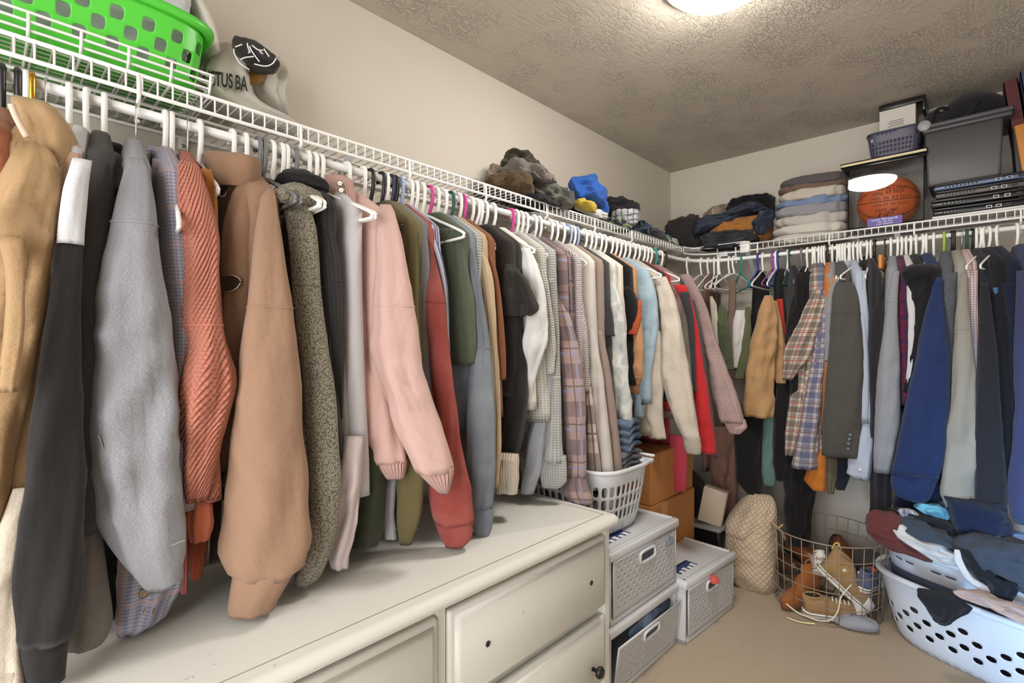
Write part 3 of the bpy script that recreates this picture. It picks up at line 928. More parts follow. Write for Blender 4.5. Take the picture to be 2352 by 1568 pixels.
crumple('hood', tuple(hit(690, 430, p + AX['L'][1] * 0.12, n)), (0.055, 0.04, 0.03), fab((34, 32, 34), 'plain'), rt, seed=9, amp=0.3, freq=2.2)
hanger('L', 718, 'white', 'white hanger with clips, left of the pink snap collar', tilt=0.25)
hanger('L', 733, 'white', 'white hanger turned out below the pink snap collar', tilt=0.2)
garment('white_longsleeve', 'long white top beside the charcoal cardigan', 'top', 'L', 756, fab((214, 210, 214), 'plain'), [490,780,800, 560,788,812, 640,792,820, 700,790,822, 800,784,824, 900,776,828, 1000,780,830, 1080,778,832, 1180,772,826, 1280,764,800], dy=-0.02, th=0.022, hemz=0.9, hang=None)
garment('blush_tunic', 'pale blush tunic with pointed hem reaching the dresser', 'tunic', 'L', 742, fab((216, 198, 196), 'plain'), [1000,790,834, 1100,784,832, 1180,772,826, 1240,762,815, 1280,756,800, 1304,764,800], dy=0.03, th=0.02, hemz=0.85, hang=None, folds=1.6)
PNK = fab((224, 184, 174), 'plain'); PNKR = fab((218, 174, 164), 'rib')
rt, p, S, e1, n = garment('snap_sweatshirt', 'pale pink sweatshirt with ribbed snap collar and cuffs', 'sweatshirt', 'L', 795, PNK, [470,872,898, 490,868,908, 540,863,920, 600,861,932, 660,860,945, 700,858,952, 760,852,960, 800,850,966, 850,866,972, 900,882,990, 950,898,1006, 1000,914,1022, 1050,938,1040, 1080,952,1043],
    dy=0.0, th=0.04, hem=1060, bth=0.05, seams=(700,), cuff=[1070,950,1043, 1090,966,1042, 1115,990,1036, 1134,1010,1030], cuffmat=PNKR, hemband=PNKR, folds=1.0,
    second=[('sleeve', [640,820,866, 740,822,862, 830,824,868, 900,822,890, 960,826,912, 1020,838,930, 1062,858,936], None, -0.03, 0.03)])
sleeve_mesh('cuff', [1056,862,936, 1075,872,934, 1098,888,928], p + AX['L'][1] * 0.138, e1, n, PNKR, rt, 0.03, NR=8, folds=0.4)
sleeve_mesh('collar', [402,746,792, 415,745,812, 450,752,818, 520,776,822, 580,800,824], p + AX['L'][1] * 0.10, e1, n, PNKR, rt, 0.04, NR=14, folds=0.3)
buttons(rt, [(781, 421), (784, 437)], p + AX['L'][1] * 0.10 - n * 0.045, e1, n, M_zip, 0.008)
garment('forest_sweatshirt', 'dark forest green sweatshirt with sleeve lying on the dresser', 'sweatshirt', 'L', 832, fab((56, 60, 44), 'plain'), [1000,815,885, 1100,818,886, 1180,820,882, 1220,818,880, 1250,812,868], dy=0.02, th=0.03, hemz=0.85, folds=1.2)
garment('grey_longsleeve', 'pale grey long sleeve beside the dark green one, low above the dresser', 'top', 'L', 850, fab((186, 186, 192), 'heather', (150, 150, 158)), [1100,876,910, 1180,874,906, 1237,884,912], dy=-0.02, th=0.02, hemz=0.9, hang='black')
OLV = fab((112, 102, 66), 'plain'); OLV2 = fab((122, 118, 78), 'plain')
rt, p, S, e1, n = garment('olive_sweatshirt', 'olive sweatshirt whose two sleeves end above the dresser', 'sweatshirt', 'L', 875, OLV, [530,938,956, 600,938,962, 700,935,960, 820,930,968, 950,920,978, 1060,908,980, 1130,910,970, 1200,913,966, 1225,916,952, 1249,920,946], dy=0.02, th=0.028, hemz=1.02, hang='black', seams=(1203,), neck='crew',
    second=[('sleeve', [1050,884,925, 1150,886,918, 1240,890,914], fab((98, 86, 54), 'plain'), -0.02, 0.02)])
garment('khaki_jacket', 'khaki zip jacket with brown collar edge beside the pink sweatshirt', 'jacket', 'L', 884, OLV2, [500,922,946, 560,930,956, 640,938,962, 700,942,962], dy=-0.03, th=0.02, hemz=1.1, hang='white')
garment('grey_sweater', 'mid grey heather sweater between olive and coral sleeves', 'sweater', 'L', 897, fab((140, 138, 142), 'heather', (110, 108, 114)), [535,955,974, 560,958,984, 620,962,988, 680,960,984, 760,962,980], dy=0.0, th=0.02, hemz=1.1, hang='navy')
CRL = fab((206, 92, 80), 'denim', (190, 76, 66), (220, 120, 108))
rt, p, S, e1, n = garment('denim_jacket', 'faded coral red denim jacket with wide buttoned cuff', 'jacket', 'L', 905, CRL, [565,984,992, 600,978,1002, 640,974,1012, 690,968,1022, 760,976,1028, 840,988,1036, 920,1000,1047, 1000,1006,1056, 1060,996,1066, 1110,984,1076, 1150,982,1082, 1200,1000,1086],
    dy=0.0, th=0.034, hemz=1.0, hang='black', seams=(690, 700), cuff=[1190,996,1086, 1220,1006,1085, 1240,1014,1080, 1253,1022,1066], folds=0.9)
STR = fab((196, 194, 206), 'stripe', (84, 88, 140), s=0.8)
garment('striped_shirt', 'blue and white striped shirt on a pale blue hanger', 'shirt', 'L', 918, STR, [505,960,982, 540,972,1000, 600,995,1018, 660,1010,1028, 740,1016,1032, 860,1018,1036], dy=-0.02, th=0.022, hemz=1.08, hang='blue', neck='collar')
SAGE = fab((104, 112, 90), 'heather', (84, 92, 74)); SAGEB = fab((96, 104, 84), 'heather', (78, 86, 70))
garment('henley', 'sage green henley with rolled short sleeve', 'shirt', 'L', 985, SAGE, [560,1046,1066, 620,1052,1076, 680,1058,1090, 740,1062,1095, 800,1068,1098, 836,1070,1092], dy=-0.01, th=0.034, hem=840, bodymat=SAGEB, hang='pink', neck='crew', folds=1.2, bth=0.03,
    second=[('placket_edge', [525,1010,1044, 580,1022,1050, 680,1040,1060, 800,1046,1066, 834,1050,1072], SAGEB, -0.02, 0.02)])
LDN = fab((166, 176, 188), 'denim', (148, 160, 176), (190, 198, 208))
rt, p, S, e1, n = garment('light_jean_jacket', 'light wash denim jacket with long straight sleeve and gathered cuff', 'jacket', 'L', 1000, LDN, [570,1078,1090, 620,1078,1098, 700,1086,1112, 780,1094,1125, 860,1078,1131, 940,1068,1135, 1020,1070,1137, 1100,1076,1136, 1165,1082,1130],
    dy=0.0, th=0.034, hemz=1.0, hang='white', seams=(796, 802), cuff=[1160,1080,1129, 1190,1084,1133, 1215,1088,1128, 1233,1094,1120], folds=0.8)
garment('pebble_knit', 'white and grey pebble knit sweater, shoulder only visible', 'sweater', 'L', 1018, fab((190, 190, 190), 'waffle', (130, 132, 138)), [575,1072,1090, 610,1076,1100, 660,1086,1104, 720,1092,1112], dy=-0.02, th=0.02, hemz=1.1)
CRM = fab((206, 180, 146), 'rib', (176, 148, 114), s=1.8)
garment('ribbed_cardigan', 'cream tan chunky ribbed cardigan with slim sleeve', 'cardigan', 'L', 1034, CRM, [555,1074,1100, 590,1090,1120, 640,1104,1134, 700,1110,1139, 780,1116,1143, 860,1122,1147, 940,1126,1150, 1020,1128,1151, 1090,1128,1146, 1118,1130,1144], dy=0.0, th=0.024, hemz=1.0, hang='green')
garment('cocoa_shirt', 'cocoa brown top with narrow sleeve ending halfway down', 'top', 'L', 1052, fab((136, 84, 54), 'plain'), [545,1085,1108, 580,1110,1130, 640,1130,1146, 720,1140,1156, 800,1146,1162, 872,1150,1162], dy=0.0, th=0.02, hemz=1.05, hang='white')
garment('ivory_knit', 'ivory ribbed sweater hem standing on the back of the dresser', 'sweater', 'L', 1062, fab((208, 196, 176), 'rib', (180, 166, 146), s=1.5), [1040,1122,1192, 1090,1124,1192, 1130,1128,1190], dy=-0.08, th=0.03, hemz=0.76, hang='pink', bth=0.045)
for px, c, t in ((940, 'white', 'first white hanger after the pale blue one'), (952, 'white', 'second white hanger after the pale blue one'), (968, 'white', 'white hanger turned outward behind the striped shirt'), (1080, 'white', 'white hanger right behind the magenta one over the cocoa top')):
    hanger('L', px, c, t, wide=0.19 if px in (968, 1430, 1474) else 0.11)
GAU = fab((52, 47, 44), 'plain')
garment('gauze_blouse', 'black gauze top with short flared sleeve', 'top', 'L', 1100, GAU, [606,1160,1180, 640,1154,1206, 680,1151,1228, 704,1152,1238, 716,1153,1236, 726,1156,1222], dy=0.02, th=0.024, hemz=1.1, hang='white', folds=1.3)
garment('black_cardigan', 'black fuzzy knit cardigan hanging to the dresser', 'cardigan', 'L', 1112, fab((50, 48, 46), 'heather', (32, 31, 31)), [700,1154,1186, 780,1160,1200, 840,1162,1208, 900,1160,1210, 960,1156,1208, 1020,1150,1198, 1070,1146,1180, 1096,1146,1168], dy=0.0, th=0.03, hemz=1.0, hang='white', folds=1.3)
WHT = fab((228, 228, 226), 'plain')
garment('white_blouse', 'loose white blouse with cream collar on a turned white hanger', 'blouse', 'L', 1130, WHT, [570,1190,1215, 600,1196,1234, 660,1202,1252, 720,1204,1262, 780,1200,1262, 830,1206,1242, 880,1206,1228, 930,1206,1216], dy=0.0, th=0.038, hemz=1.05, hang='white', neck='collar', folds=2.0, bodymat=fab((232, 226, 212), 'plain'))
hanger('L', 1090, 'white', 'turned white hanger with a long flat bar above the white blouse', tilt=0.5)
garment('white_cable_sweater', 'off-white textured sweater left of the plaid flannel', 'sweater', 'L', 1172, fab((214, 210, 202), 'waffle', (170, 168, 166)), [575,1212,1236, 620,1224,1252, 680,1240,1264, 740,1250,1272, 800,1254,1276, 860,1256,1272], dy=0.0, th=0.024, hemz=1.0, hang='pink')
garment('grey_long_cardigan', 'pale grey blue long cardigan left of the rolled waffle cuff', 'cardigan', 'L', 1183, fab((180, 184, 192), 'heather', (156, 160, 170)), [800,1254,1270, 870,1240,1268, 940,1225,1262, 1010,1210,1252, 1080,1200,1244, 1132,1198,1226], dy=0.01, th=0.024, hemz=0.95, hang='white')
WAF = fab((188, 188, 184), 'waffle', (142, 142, 142))
rt, p, S, e1, n = garment('waffle_shirt', 'light grey waffle shirt with wide rolled cuff', 'shirt', 'L', 1194, WAF, [640,1258,1272, 720,1262,1282, 800,1262,1285, 866,1258,1286, 930,1258,1288, 1000,1254,1291, 1060,1248,1294], dy=0.02, th=0.028, hemz=0.95, hang='white', seams=(866,), cuff=[1044,1242,1300, 1080,1240,1302, 1105,1242,1302, 1119,1246,1286])
PL1 = fab((176, 146, 138), 'plaid', (96, 84, 92), (150, 150, 176), s=1.5)
garment('plaid_flannel', 'mauve and charcoal plaid flannel with dark collar', 'shirt', 'L', 1225, PL1, [585,1250,1272, 640,1262,1282, 700,1272,1300, 780,1282,1326, 860,1286,1338, 940,1294,1345, 1020,1300,1346, 1092,1304,1345], dy=0.0, th=0.032, hemz=1.0, hang='white', neck='collar', cuff=[1090,1304,1344, 1115,1290,1352, 1140,1292,1362, 1156,1320,1360], cuffmat=PL1)
garment('navy_plaid_shirt', 'navy and brown plaid shirt just left of the lilac knit', 'shirt', 'L', 1236, fab((92, 84, 96), 'plaid', (52, 54, 76), (150, 120, 100), s=1.2), [570,1230,1262, 620,1250,1280, 700,1266,1290, 800,1288,1306, 900,1296,1310, 1000,1298,1312], dy=-0.04, th=0.024, hemz=1.0, hang='white', neck='collar')
garment('lilac_knit', 'lilac ribbed knit cardigan with broad rounded shoulder', 'cardigan', 'L', 1262, fab((202, 190, 190), 'diag', (176, 164, 172)), [572,1258,1292, 590,1270,1312, 640,1286,1330, 700,1300,1341, 760,1308,1348, 830,1320,1352, 900,1328,1354], dy=0.0, th=0.034, hemz=1.0, hang='white')
PL2 = fab((214, 196, 180), 'plaid', (70, 60, 62), (196, 164, 148), s=2.0)
garment('plaid_shacket', 'cream and dark striped plaid shirt jacket', 'jacket', 'L', 1274, PL2, [820,1330,1350, 880,1334,1356, 950,1340,1366, 1020,1344,1374, 1080,1346,1380, 1122,1348,1383], dy=0.01, th=0.026, hemz=0.95, hang='white')
garment('cream_cardigan', 'long cream cardigan with bell sleeve beside the plaid shirt jacket', 'cardigan', 'L', 1290, fab((212, 206, 198), 'heather', (196, 188, 180)), [620,1324,1340, 700,1332,1352, 780,1342,1370, 860,1350,1384, 940,1358,1392, 1020,1370,1402, 1080,1378,1408, 1120,1382,1416, 1172,1384,1412], dy=0.02, th=0.028, hemz=0.85, hang='white')
garment('taupe_knit', 'taupe boucle knit with straight sleeve', 'sweater', 'L', 1305, fab((166, 146, 134), 'heather', (138, 118, 108)), [760,1368,1384, 860,1378,1404, 940,1392,1414, 1020,1400,1424, 1098,1406,1430], dy=0.02, th=0.024, hemz=0.98, hang='blue')
garment('charcoal_tee', 'charcoal tee with square short sleeve in front of the cream garments', 'shirt', 'L', 1322, fab((52, 50, 54), 'plain'), [606,1350,1376, 640,1356,1390, 700,1364,1404, 740,1367,1409, 772,1369,1412], dy=0.0, th=0.03, hemz=1.1, hang='blue', bodymat=fab((74, 70, 68), 'heather', (60, 56, 56)))
garment('tie_dye_shirt', 'white and grey tie-dye long sleeve above the laundry basket', 'shirt', 'L', 1340, fab((206, 206, 202), 'camo', (178, 182, 180), (190, 186, 178)), [640,1388,1410, 700,1396,1432, 780,1398,1438, 860,1402,1444, 930,1408,1452, 990,1418,1452, 1040,1424,1446, 1078,1428,1450], dy=0.02, th=0.03, hemz=1.0, hang='white', folds=1.6)
garment('cream_hoodie', 'cream hoodie with upright hood edge behind the tie-dye top', 'hoodie', 'L', 1352, fab((220, 208, 192), 'plain'), [612,1384,1410, 650,1392,1424, 700,1404,1434, 760,1412,1440], dy=-0.02, th=0.03, hemz=1.1, hang='white', neck='hood')
garment('sherpa_vest', 'black sherpa vest with rust orange lining', 'vest', 'L', 1375, fab((34, 34, 36), 'sherpa', (18, 18, 20)), [650,1426,1440, 670,1428,1456, 700,1432,1468, 730,1436,1464, 760,1440,1456], dy=0.0, th=0.03, hemz=1.1, hang='white', second=[('lining', [690,1452,1474, 730,1446,1474, 768,1440,1464], fab((186, 82, 40), 'plain'), -0.02)])
garment('camel_sweatshirt', 'camel brown sweatshirt sleeve below the black vest', 'sweatshirt', 'L', 1385, fab((190, 140, 96), 'plain'), [740,1444,1474, 800,1442,1480, 860,1440,1480, 884,1446,1470], dy=0.0, th=0.03, hemz=1.05, hang='white', seams=(865,))
garment('sky_fleece', 'sky blue fuzzy fleece pullover', 'fleece', 'L', 1420, fab((172, 194, 206), 'heather', (150, 174, 190)), [640,1458,1496, 680,1464,1508, 740,1466,1512, 820,1462,1502, 900,1456,1490, 960,1454,1480], dy=0.0, th=0.03, hemz=1.0, hang='white')
OAT = fab((206, 194, 178), 'plain')
garment('oatmeal_sweatshirt', 'oatmeal sweatshirt with ribbed cuff, left of the red shirt', 'sweatshirt', 'L', 1440, OAT, [636,1500,1530, 680,1512,1550, 740,1520,1564, 820,1518,1578, 880,1520,1588, 940,1540,1598, 985,1560,1604, 1010,1572,1608], dy=0.03, th=0.04, hem=1000, hang='white', bth=0.05, bodymat=fab((200, 186, 166), 'plain'), cuff=[1002,1568,1608, 1025,1570,1612, 1041,1576,1610], cuffmat=fab((200, 188, 172), 'rib'),
    second=[('sleeve', [760,1480,1520, 860,1478,1526, 940,1476,1522, 1006,1490,1530], None, 0.0)])
garment('red_shirt', 'bright red shirt with charcoal side stripe', 'shirt', 'L', 1462, fab((192, 30, 36), 'plain'), [654,1546,1574, 690,1566,1590, 760,1582,1606, 840,1588,1618, 920,1594,1630, 990,1598,1640, 1040,1600,1645], dy=0.0, th=0.03, hemz=0.95, hang='white', second=[('side_stripe', [690,1584,1596, 760,1604,1612, 860,1616,1624, 960,1632,1640, 1050,1638,1648], fab((70, 70, 76), 'plain'), -0.02)])
garment('charcoal_raglan', 'dark charcoal raglan shirt between the oatmeal and red ones', 'shirt', 'L', 1452, fab((62, 60, 64), 'heather', (46, 46, 50)), [670,1560,1582, 730,1576,1594, 800,1584,1596, 900,1590,1600], dy=-0.02, th=0.02, hemz=1.0, hang='white')
MAU = fab((184, 156, 152), 'waffle', (160, 130, 128), s=0.8)
garment('mauve_sweatshirt', 'dusty mauve quilted knit sweatshirt with ribbed cuff', 'sweatshirt', 'L', 1490, MAU, [630,1560,1584, 665,1578,1606, 700,1590,1622, 760,1606,1640, 820,1620,1660, 880,1632,1682, 930,1644,1700, 970,1656,1712], dy=0.03, th=0.04, hem=960, hang='white', neck='crew', bth=0.045, cuff=[962,1660,1712, 980,1668,1716, 996,1676,1700], cuffmat=fab((190, 160, 156), 'plain'))
garment('pink_leggings', 'raspberry pink leg hanging low beside the cardboard box', 'leggings', 'L', 1502, fab((206, 66, 84), 'plain'), [1000,1538,1580, 1060,1540,1580, 1126,1546,1576], dy=0.02, th=0.03, hemz=0.75, hang='teal')
for px, c, t in ((1205, 'white', 'white hanger left of the pale blue hook above the lilac knit'), (1314, 'white', 'white hanger in the dense cluster, right after the pale blue pair'), (1362, 'white', 'white hanger behind the cream hoodie hood'), (1400, 'white', 'white hanger last of the dense cluster before the gap'), (1410, 'white', 'thin white hanger just before the gap in the rod'), (1430, 'white', 'white hanger second in the group right of the gap'), (1474, 'white', 'white hanger in the group above the red shirt'), (1482, 'white', 'white hanger left of the mauve sweatshirt hook'), (1515, 'white', 'white hanger beside the teal one at the corner'), (1524, 'black', 'black wire-thin hanger nearest the corner on the left rod')):
    hanger('L', px, c, t, wide=0.19 if px in (968, 1430, 1474) else 0.11)
# ------------------------------------------------------------------ right rack (far wall)
def G_(*a, **k): return garment(*a, **k)
G_('camisole', 'olive green strappy camisole hanging with thin straps', 'camisole', 'R', 1649, fab((96, 108, 78), 'plain'), [700,1652,1656, 712,1650,1672, 745,1644,1678, 800,1652,1680, 850,1664,1684], hemz=1.25, hang='white', nobody=True, th=0.02, folds=2, hangw=0.2, hooktilt=0.3)
G_('cream_camisole', 'cream camisole left of the olive green one', 'camisole', 'R', 1640, fab((222, 214, 196), 'plain'), [680,1630,1636, 700,1630,1646, 740,1634,1648, 790,1640,1652], hemz=1.25, hang='white', nobody=True, th=0.02, folds=2, hangw=0.2, hooktilt=0.3)
G_('brown_blouse', 'taupe brown gathered blouse between olive camisole and white shirt', 'blouse', 'R', 1653, fab((128, 104, 92), 'plain'), [640,1676,1690, 700,1672,1690, 760,1672,1688, 850,1680,1692], hemz=1.2, hang='white', nobody=True, hangw=0.2, folds=2)
G_('white_tshirt', 'plain white cotton top between the olive camisole and tan linen shirt', 'shirt', 'R', 1687, fab((220, 218, 214), 'plain'), [712,1690,1712, 740,1683,1715, 790,1683,1710, 846,1686,1700], hemz=1.25, hang='white', th=0.03, nobody=True, hangw=0.2, hooktilt=-0.3)
G_('olive_shirt', 'olive green long sleeve shirt left of the tan linen shirt', 'shirt', 'R', 1701, fab((104, 108, 74), 'plain'), [704,1712,1724, 760,1706,1726, 830,1696,1718, 872,1688,1708], hemz=1.1, hang='teal', hooktilt=0.55, hangw=0.2, nobody=True)
LIN = fab((190, 148, 100), 'plain')
G_('linen_shirt', 'tan linen shirt with rolled sleeve hanging in front of black garments', 'shirt', 'R', 1753, LIN, [678,1756,1774, 700,1746,1782, 740,1736,1786, 790,1724,1786, 840,1717,1780, 880,1712,1778, 930,1708,1780, 957,1712,1774], hemz=1.15, hang='white', th=0.045, folds=1.8, nobody=True, dy=0.08, hangw=0.17,
   second=[('sleeve', [690,1768,1784, 740,1772,1796, 800,1774,1805, 850,1778,1806, 878,1780,1806, 890,1788,1800], None, 0.03, 0.035)])
G_('red_blouse', 'red blouse sliver just right of the tan linen shirt', 'blouse', 'R', 1775, fab((196, 52, 40), 'plain'), [686,1784,1798, 740,1790,1803, 800,1794,1806], hemz=1.2, hang='purple', th=0.02, nobody=True, dy=-0.05, hangw=0.17)
BK = fab((26, 26, 28), 'plain')
G_('black_blouse', 'black draped blouse right of the tan linen shirt', 'blouse', 'R', 1808, BK, [624,1836,1868, 660,1826,1864, 700,1816,1858, 740,1808,1850, 785,1802,1828], hemz=1.0, hang='white', th=0.04, folds=2)
G_('black_dress', 'long black dress hanging from the rod down into the wire basket', 'dress', 'R', 1842, BK, [900,1806,1850, 1000,1802,1870, 1090,1800,1878, 1150,1800,1872, 1200,1804,1862, 1250,1806,1856], dy=-0.05, hemz=0.35, hang='grey', th=0.04, folds=2, bw=0.15)
G_('black_trousers', 'black trousers hanging below the tan linen shirt', 'trousers', 'R', 1742, BK, [930,1700,1762, 1000,1686,1754, 1060,1688,1752, 1110,1692,1752, 1142,1722,1750], hemz=0.75, hang='royal', th=0.035, bw=0.15)
G_('teal_shirt', 'muted teal shirt tail hanging below the tan linen shirt', 'shirt', 'R', 1783, fab((96, 128, 122), 'plain'), [930,1756,1780, 1000,1752,1776, 1060,1750,1774, 1100,1754,1782, 1116,1758,1776], hemz=0.85, hang='white', th=0.025, folds=2, bw=0.15)
G_('black_skirt', 'black skirt between the teal shirt tail and plaid shirts', 'skirt', 'R', 1788, BK, [880,1784,1816, 960,1778,1812, 1060,1776,1808, 1104,1782,1802], hemz=0.8, hang='royal', th=0.03, bw=0.15)
G_('mauve_trousers', 'dusty brown wide trousers hanging low beside the quilted bundle', 'trousers', 'R', 1628, fab((134, 98, 86), 'plain'), [980,1634,1692, 1060,1630,1692, 1130,1634,1692, 1190,1632,1684, 1250,1640,1668], dy=-0.1, hemz=0.55, hang='white', th=0.04, folds=2, bw=0.15)
RP = fab((214, 200, 184), 'plaid', (74, 66, 64), (178, 44, 50), s=0.8)
G_('red_plaid_shirt', 'cream, black and red plaid shirt with short flared sleeve', 'shirt', 'R', 1866, RP, [640,1872,1894, 670,1866,1898, 700,1850,1896, 740,1832,1884, 780,1812,1872, 815,1800,1862, 835,1800,1846, 872,1797,1820], hem=1050, hang='white', th=0.045, folds=1.6, bth=0.04,
   second=[('shirt_tail', [800,1838,1868, 880,1820,1858, 950,1810,1846, 1010,1804,1836, 1046,1804,1824], None, -0.03, 0.03)])
BP = fab((196, 186, 184), 'plaid', (52, 72, 128), (110, 84, 82), s=0.8)
G_('blue_plaid_shirt', 'blue and tan plaid shirt with rolled sleeve, hem lowest of the plaids', 'shirt', 'R', 1880, BP, [660,1884,1902, 720,1874,1900, 790,1868,1898, 850,1860,1892, 910,1846,1886, 970,1836,1882, 1030,1824,1880, 1074,1818,1878], hemz=0.9, hang='white', th=0.04, folds=1.8)
G_('cream_plaid_shirt', 'cream and brown windowpane plaid edge left of the grey suit jacket', 'shirt', 'R', 1888, fab((206, 192, 168), 'plaid', (128, 104, 84), (160, 130, 100), s=0.8), [860,1880,1896, 940,1876,1894, 1020,1876,1894, 1062,1878,1892], dy=-0.03, hemz=0.95, hang='white', th=0.02)
G_('orange_shirt', 'bright orange shirt, hem showing under the blue plaid shirt', 'shirt', 'R', 1900, fab((206, 122, 36), 'plain'), [632,1900,1920, 660,1896,1918, 684,1896,1908], hemz=0.83, hang='black', th=0.02, second=[('shirt_tail', [1030,1862,1900, 1080,1854,1900, 1104,1846,1900, 1126,1866,1896], None, -0.04, 0.03)])
G_('grey_tee', 'pale grey tee squeezed left of the dark grey suit jacket', 'shirt', 'R', 1912, fab((150, 152, 158), 'plain'), [640,1912,1932, 690,1900,1916, 760,1896,1912, 830,1893,1906], hemz=0.9, hang='white', th=0.02)
SUIT = fab((86, 84, 80), 'herring', (72, 70, 68))
rt, p, S, e1, n = G_('suit_jacket', 'dark grey suit jacket with four sleeve buttons', 'jacket', 'R', 1922, SUIT, [648,1920,1958, 668,1912,1970, 720,1908,1978, 800,1903,1984, 880,1897,1985, 960,1890,1982, 1020,1887,1976, 1048,1888,1972], dy=0.03, hemz=0.92, hang='white', th=0.042, folds=0.7, neck='collar', bth=0.04, seams=(720,), second=[('lapel', [638,1954,1970, 680,1966,1982, 760,1976,1990, 860,1980,1990], None, -0.01, 0.015)])
buttons(rt, [(1953, 998), (1951, 1008), (1949, 1018), (1948, 1030)], S - n * 0.05, e1, n, plastic('dark_button', (96, 104, 112), 0.2), 0.007)
LBS = fab((182, 192, 212), 'plain')
rt, p, S, e1, n = G_('dress_shirt', 'light blue dress shirt, buttoned cuff below the suit sleeve', 'shirt', 'R', 1948, LBS, [622,1966,1988, 670,1963,1990, 740,1972,1998, 820,1982,2000, 900,1984,2002, 980,1970,2006, 1040,1952,2006, 1085,1938,2002, 1100,1960,1998], dy=0.01, hemz=0.9, hang='white', th=0.03, neck='collar', folds=1.2)
buttons(rt, [(1975, 1078), (1990, 1084)], S - n * 0.032, e1, n, M_btn_w, 0.006)
G_('khaki_stripe_shirt', 'khaki striped shirt hem beside the orange one', 'shirt', 'R', 1936, fab((112, 104, 82), 'stripe', (90, 84, 68)), [1050,1896,1924, 1100,1898,1922, 1132,1900,1916], dy=-0.04, hemz=0.83, hang='white', th=0.02)
G_('navy_slacks', 'dark navy slacks hem left of the light blue cuff', 'trousers', 'R', 1942, fab((38, 42, 54), 'plain'), [1050,1916,1952, 1090,1916,1954, 1124,1920,1940], dy=-0.05, hemz=0.83, hang='white', th=0.02)
PIN = fab((44, 42, 46), 'stripe', (54, 52, 57), s=2.0)
G_('pinstripe_jacket', 'black pinstripe suit jacket left of the pale grey sweater', 'jacket', 'R', 1990, PIN, [684,2008,2038, 720,1996,2038, 780,1994,2030, 860,1996,2018, 940,2000,2012], dy=0.0, hemz=0.85, hang='white', th=0.04, neck='collar', folds=0.6)
G_('dark_pinstripe_skirt', 'dark pinstripe trousers hem under the pale grey sweater', 'trousers', 'R', 2001, PIN, [1060,1998,2048, 1120,2000,2046, 1170,2000,2046, 1206,1992,2036], dy=-0.04, hemz=0.7, hang='white', th=0.03)
LGH = fab((172, 176, 182), 'heather', (122, 126, 134), s=1.6)
G_('pale_grey_sweater', 'pale grey flecked sweater with straight raw hem sleeve', 'sweater', 'R', 2046, LGH, [622,2050,2066, 680,2040,2062, 740,2033,2062, 800,2023,2066, 870,2013,2068, 960,2008,2066, 1040,2006,2052, 1085,2006,2042], dy=0.03, hemz=0.95, hang='white', th=0.035, folds=0.8, seams=(690,), neck='crew',
   second=[('sleeve', [800,2062,2078, 840,2066,2082, 880,2064,2078], None, -0.02, 0.02)])
G_('red_navy_plaid', 'red and navy buffalo plaid sleeve beside the black hoodie', 'shirt', 'R', 2061, fab((130, 34, 48), 'plaid', (36, 40, 84), (60, 40, 80), s=0.7), [656,2062,2080, 720,2066,2090, 780,2072,2092, 834,2082,2090], hemz=1.0, hang='white', th=0.02)
G_('white_tee_edge', 'white tee sliver between the red plaid and black hoodie', 'shirt', 'R', 2070, fab((214, 214, 218), 'plain'), [656,2090,2096, 700,2090,2098, 720,2091,2096], hemz=1.1, hang='white', th=0.012)
BKH = fab((34, 33, 36), 'plain')
rt, p, S, e1, n = G_('black_hoodie', 'black hoodie with wide hood folded over its hanger', 'hoodie', 'R', 2091, BKH, [640,2092,2140, 700,2096,2134, 760,2092,2122, 830,2084,2112, 900,2074,2098], dy=0.0, hemz=0.85, hang='white', th=0.04, folds=1.6)
sleeve_mesh('hood', [606,2092,2140, 614,2072,2164, 630,2068,2158, 650,2084,2140, 690,2094,2124], S, e1, n, BKH, rt, 0.06, NR=18, folds=1.5)
NVY = fab((36, 54, 100), 'plain')
G_('navy_sweatshirt', 'large navy blue sweatshirt with wide sleeve and cuff', 'sweatshirt', 'R', 2118, NVY, [636,2150,2164, 690,2132,2166, 750,2114,2176, 820,2103,2182, 880,2091,2185, 960,2075,2178, 1040,2060,2170, 1090,2048,2156], dy=0.04, hemz=0.8, hang='white', th=0.045, folds=0.8, seams=(1088,), cuff=[1090,2047,2156, 1120,2046,2144, 1140,2056,2134, 1154,2094,2122])
GHH = fab((108, 110, 116), 'heather', (70, 72, 78), s=1.6)
G_('grey_hoodie', 'charcoal flecked grey hoodie right of the navy sweatshirt', 'hoodie', 'R', 2168, GHH, [626,2164,2200, 680,2160,2196, 740,2162,2194, 800,2172,2190, 870,2182,2190], hemz=0.95, hang='lime', th=0.035, neck='hood', seams=(716,))
STN = fab((160, 154, 142), 'plain')
G_('stone_fleece', 'stone beige fleece pullover with dark trimmed cuff', 'fleece', 'R', 2186, STN, [628,2206,2222, 690,2198,2224, 760,2191,2232, 840,2186,2240, 920,2182,2241, 1000,2174,2242, 1080,2164,2242, 1140,2156,2240, 1162,2160,2236, 1180,2206,2234], dy=0.03, hemz=0.75, hang='black', th=0.04, folds=1.3, seams=(752,), cuff=[1158,2157,2238, 1170,2176,2237, 1183,2208,2234], cuffmat=fab((60, 66, 84), 'plain'))
G_('pink_check_shirt', 'pink and navy windowpane check shirt beside the stone fleece', 'shirt', 'R', 2207, fab((220, 206, 204), 'windowpane', (70, 74, 120), (206, 110, 104), s=0.7), [620,2222,2246, 690,2222,2247, 745,2222,2247, 830,2228,2247, 920,2238,2247], dy=0.0, hemz=1.0, hang='chrome', th=0.025)
BJ = fab((42, 42, 48), 'plain')
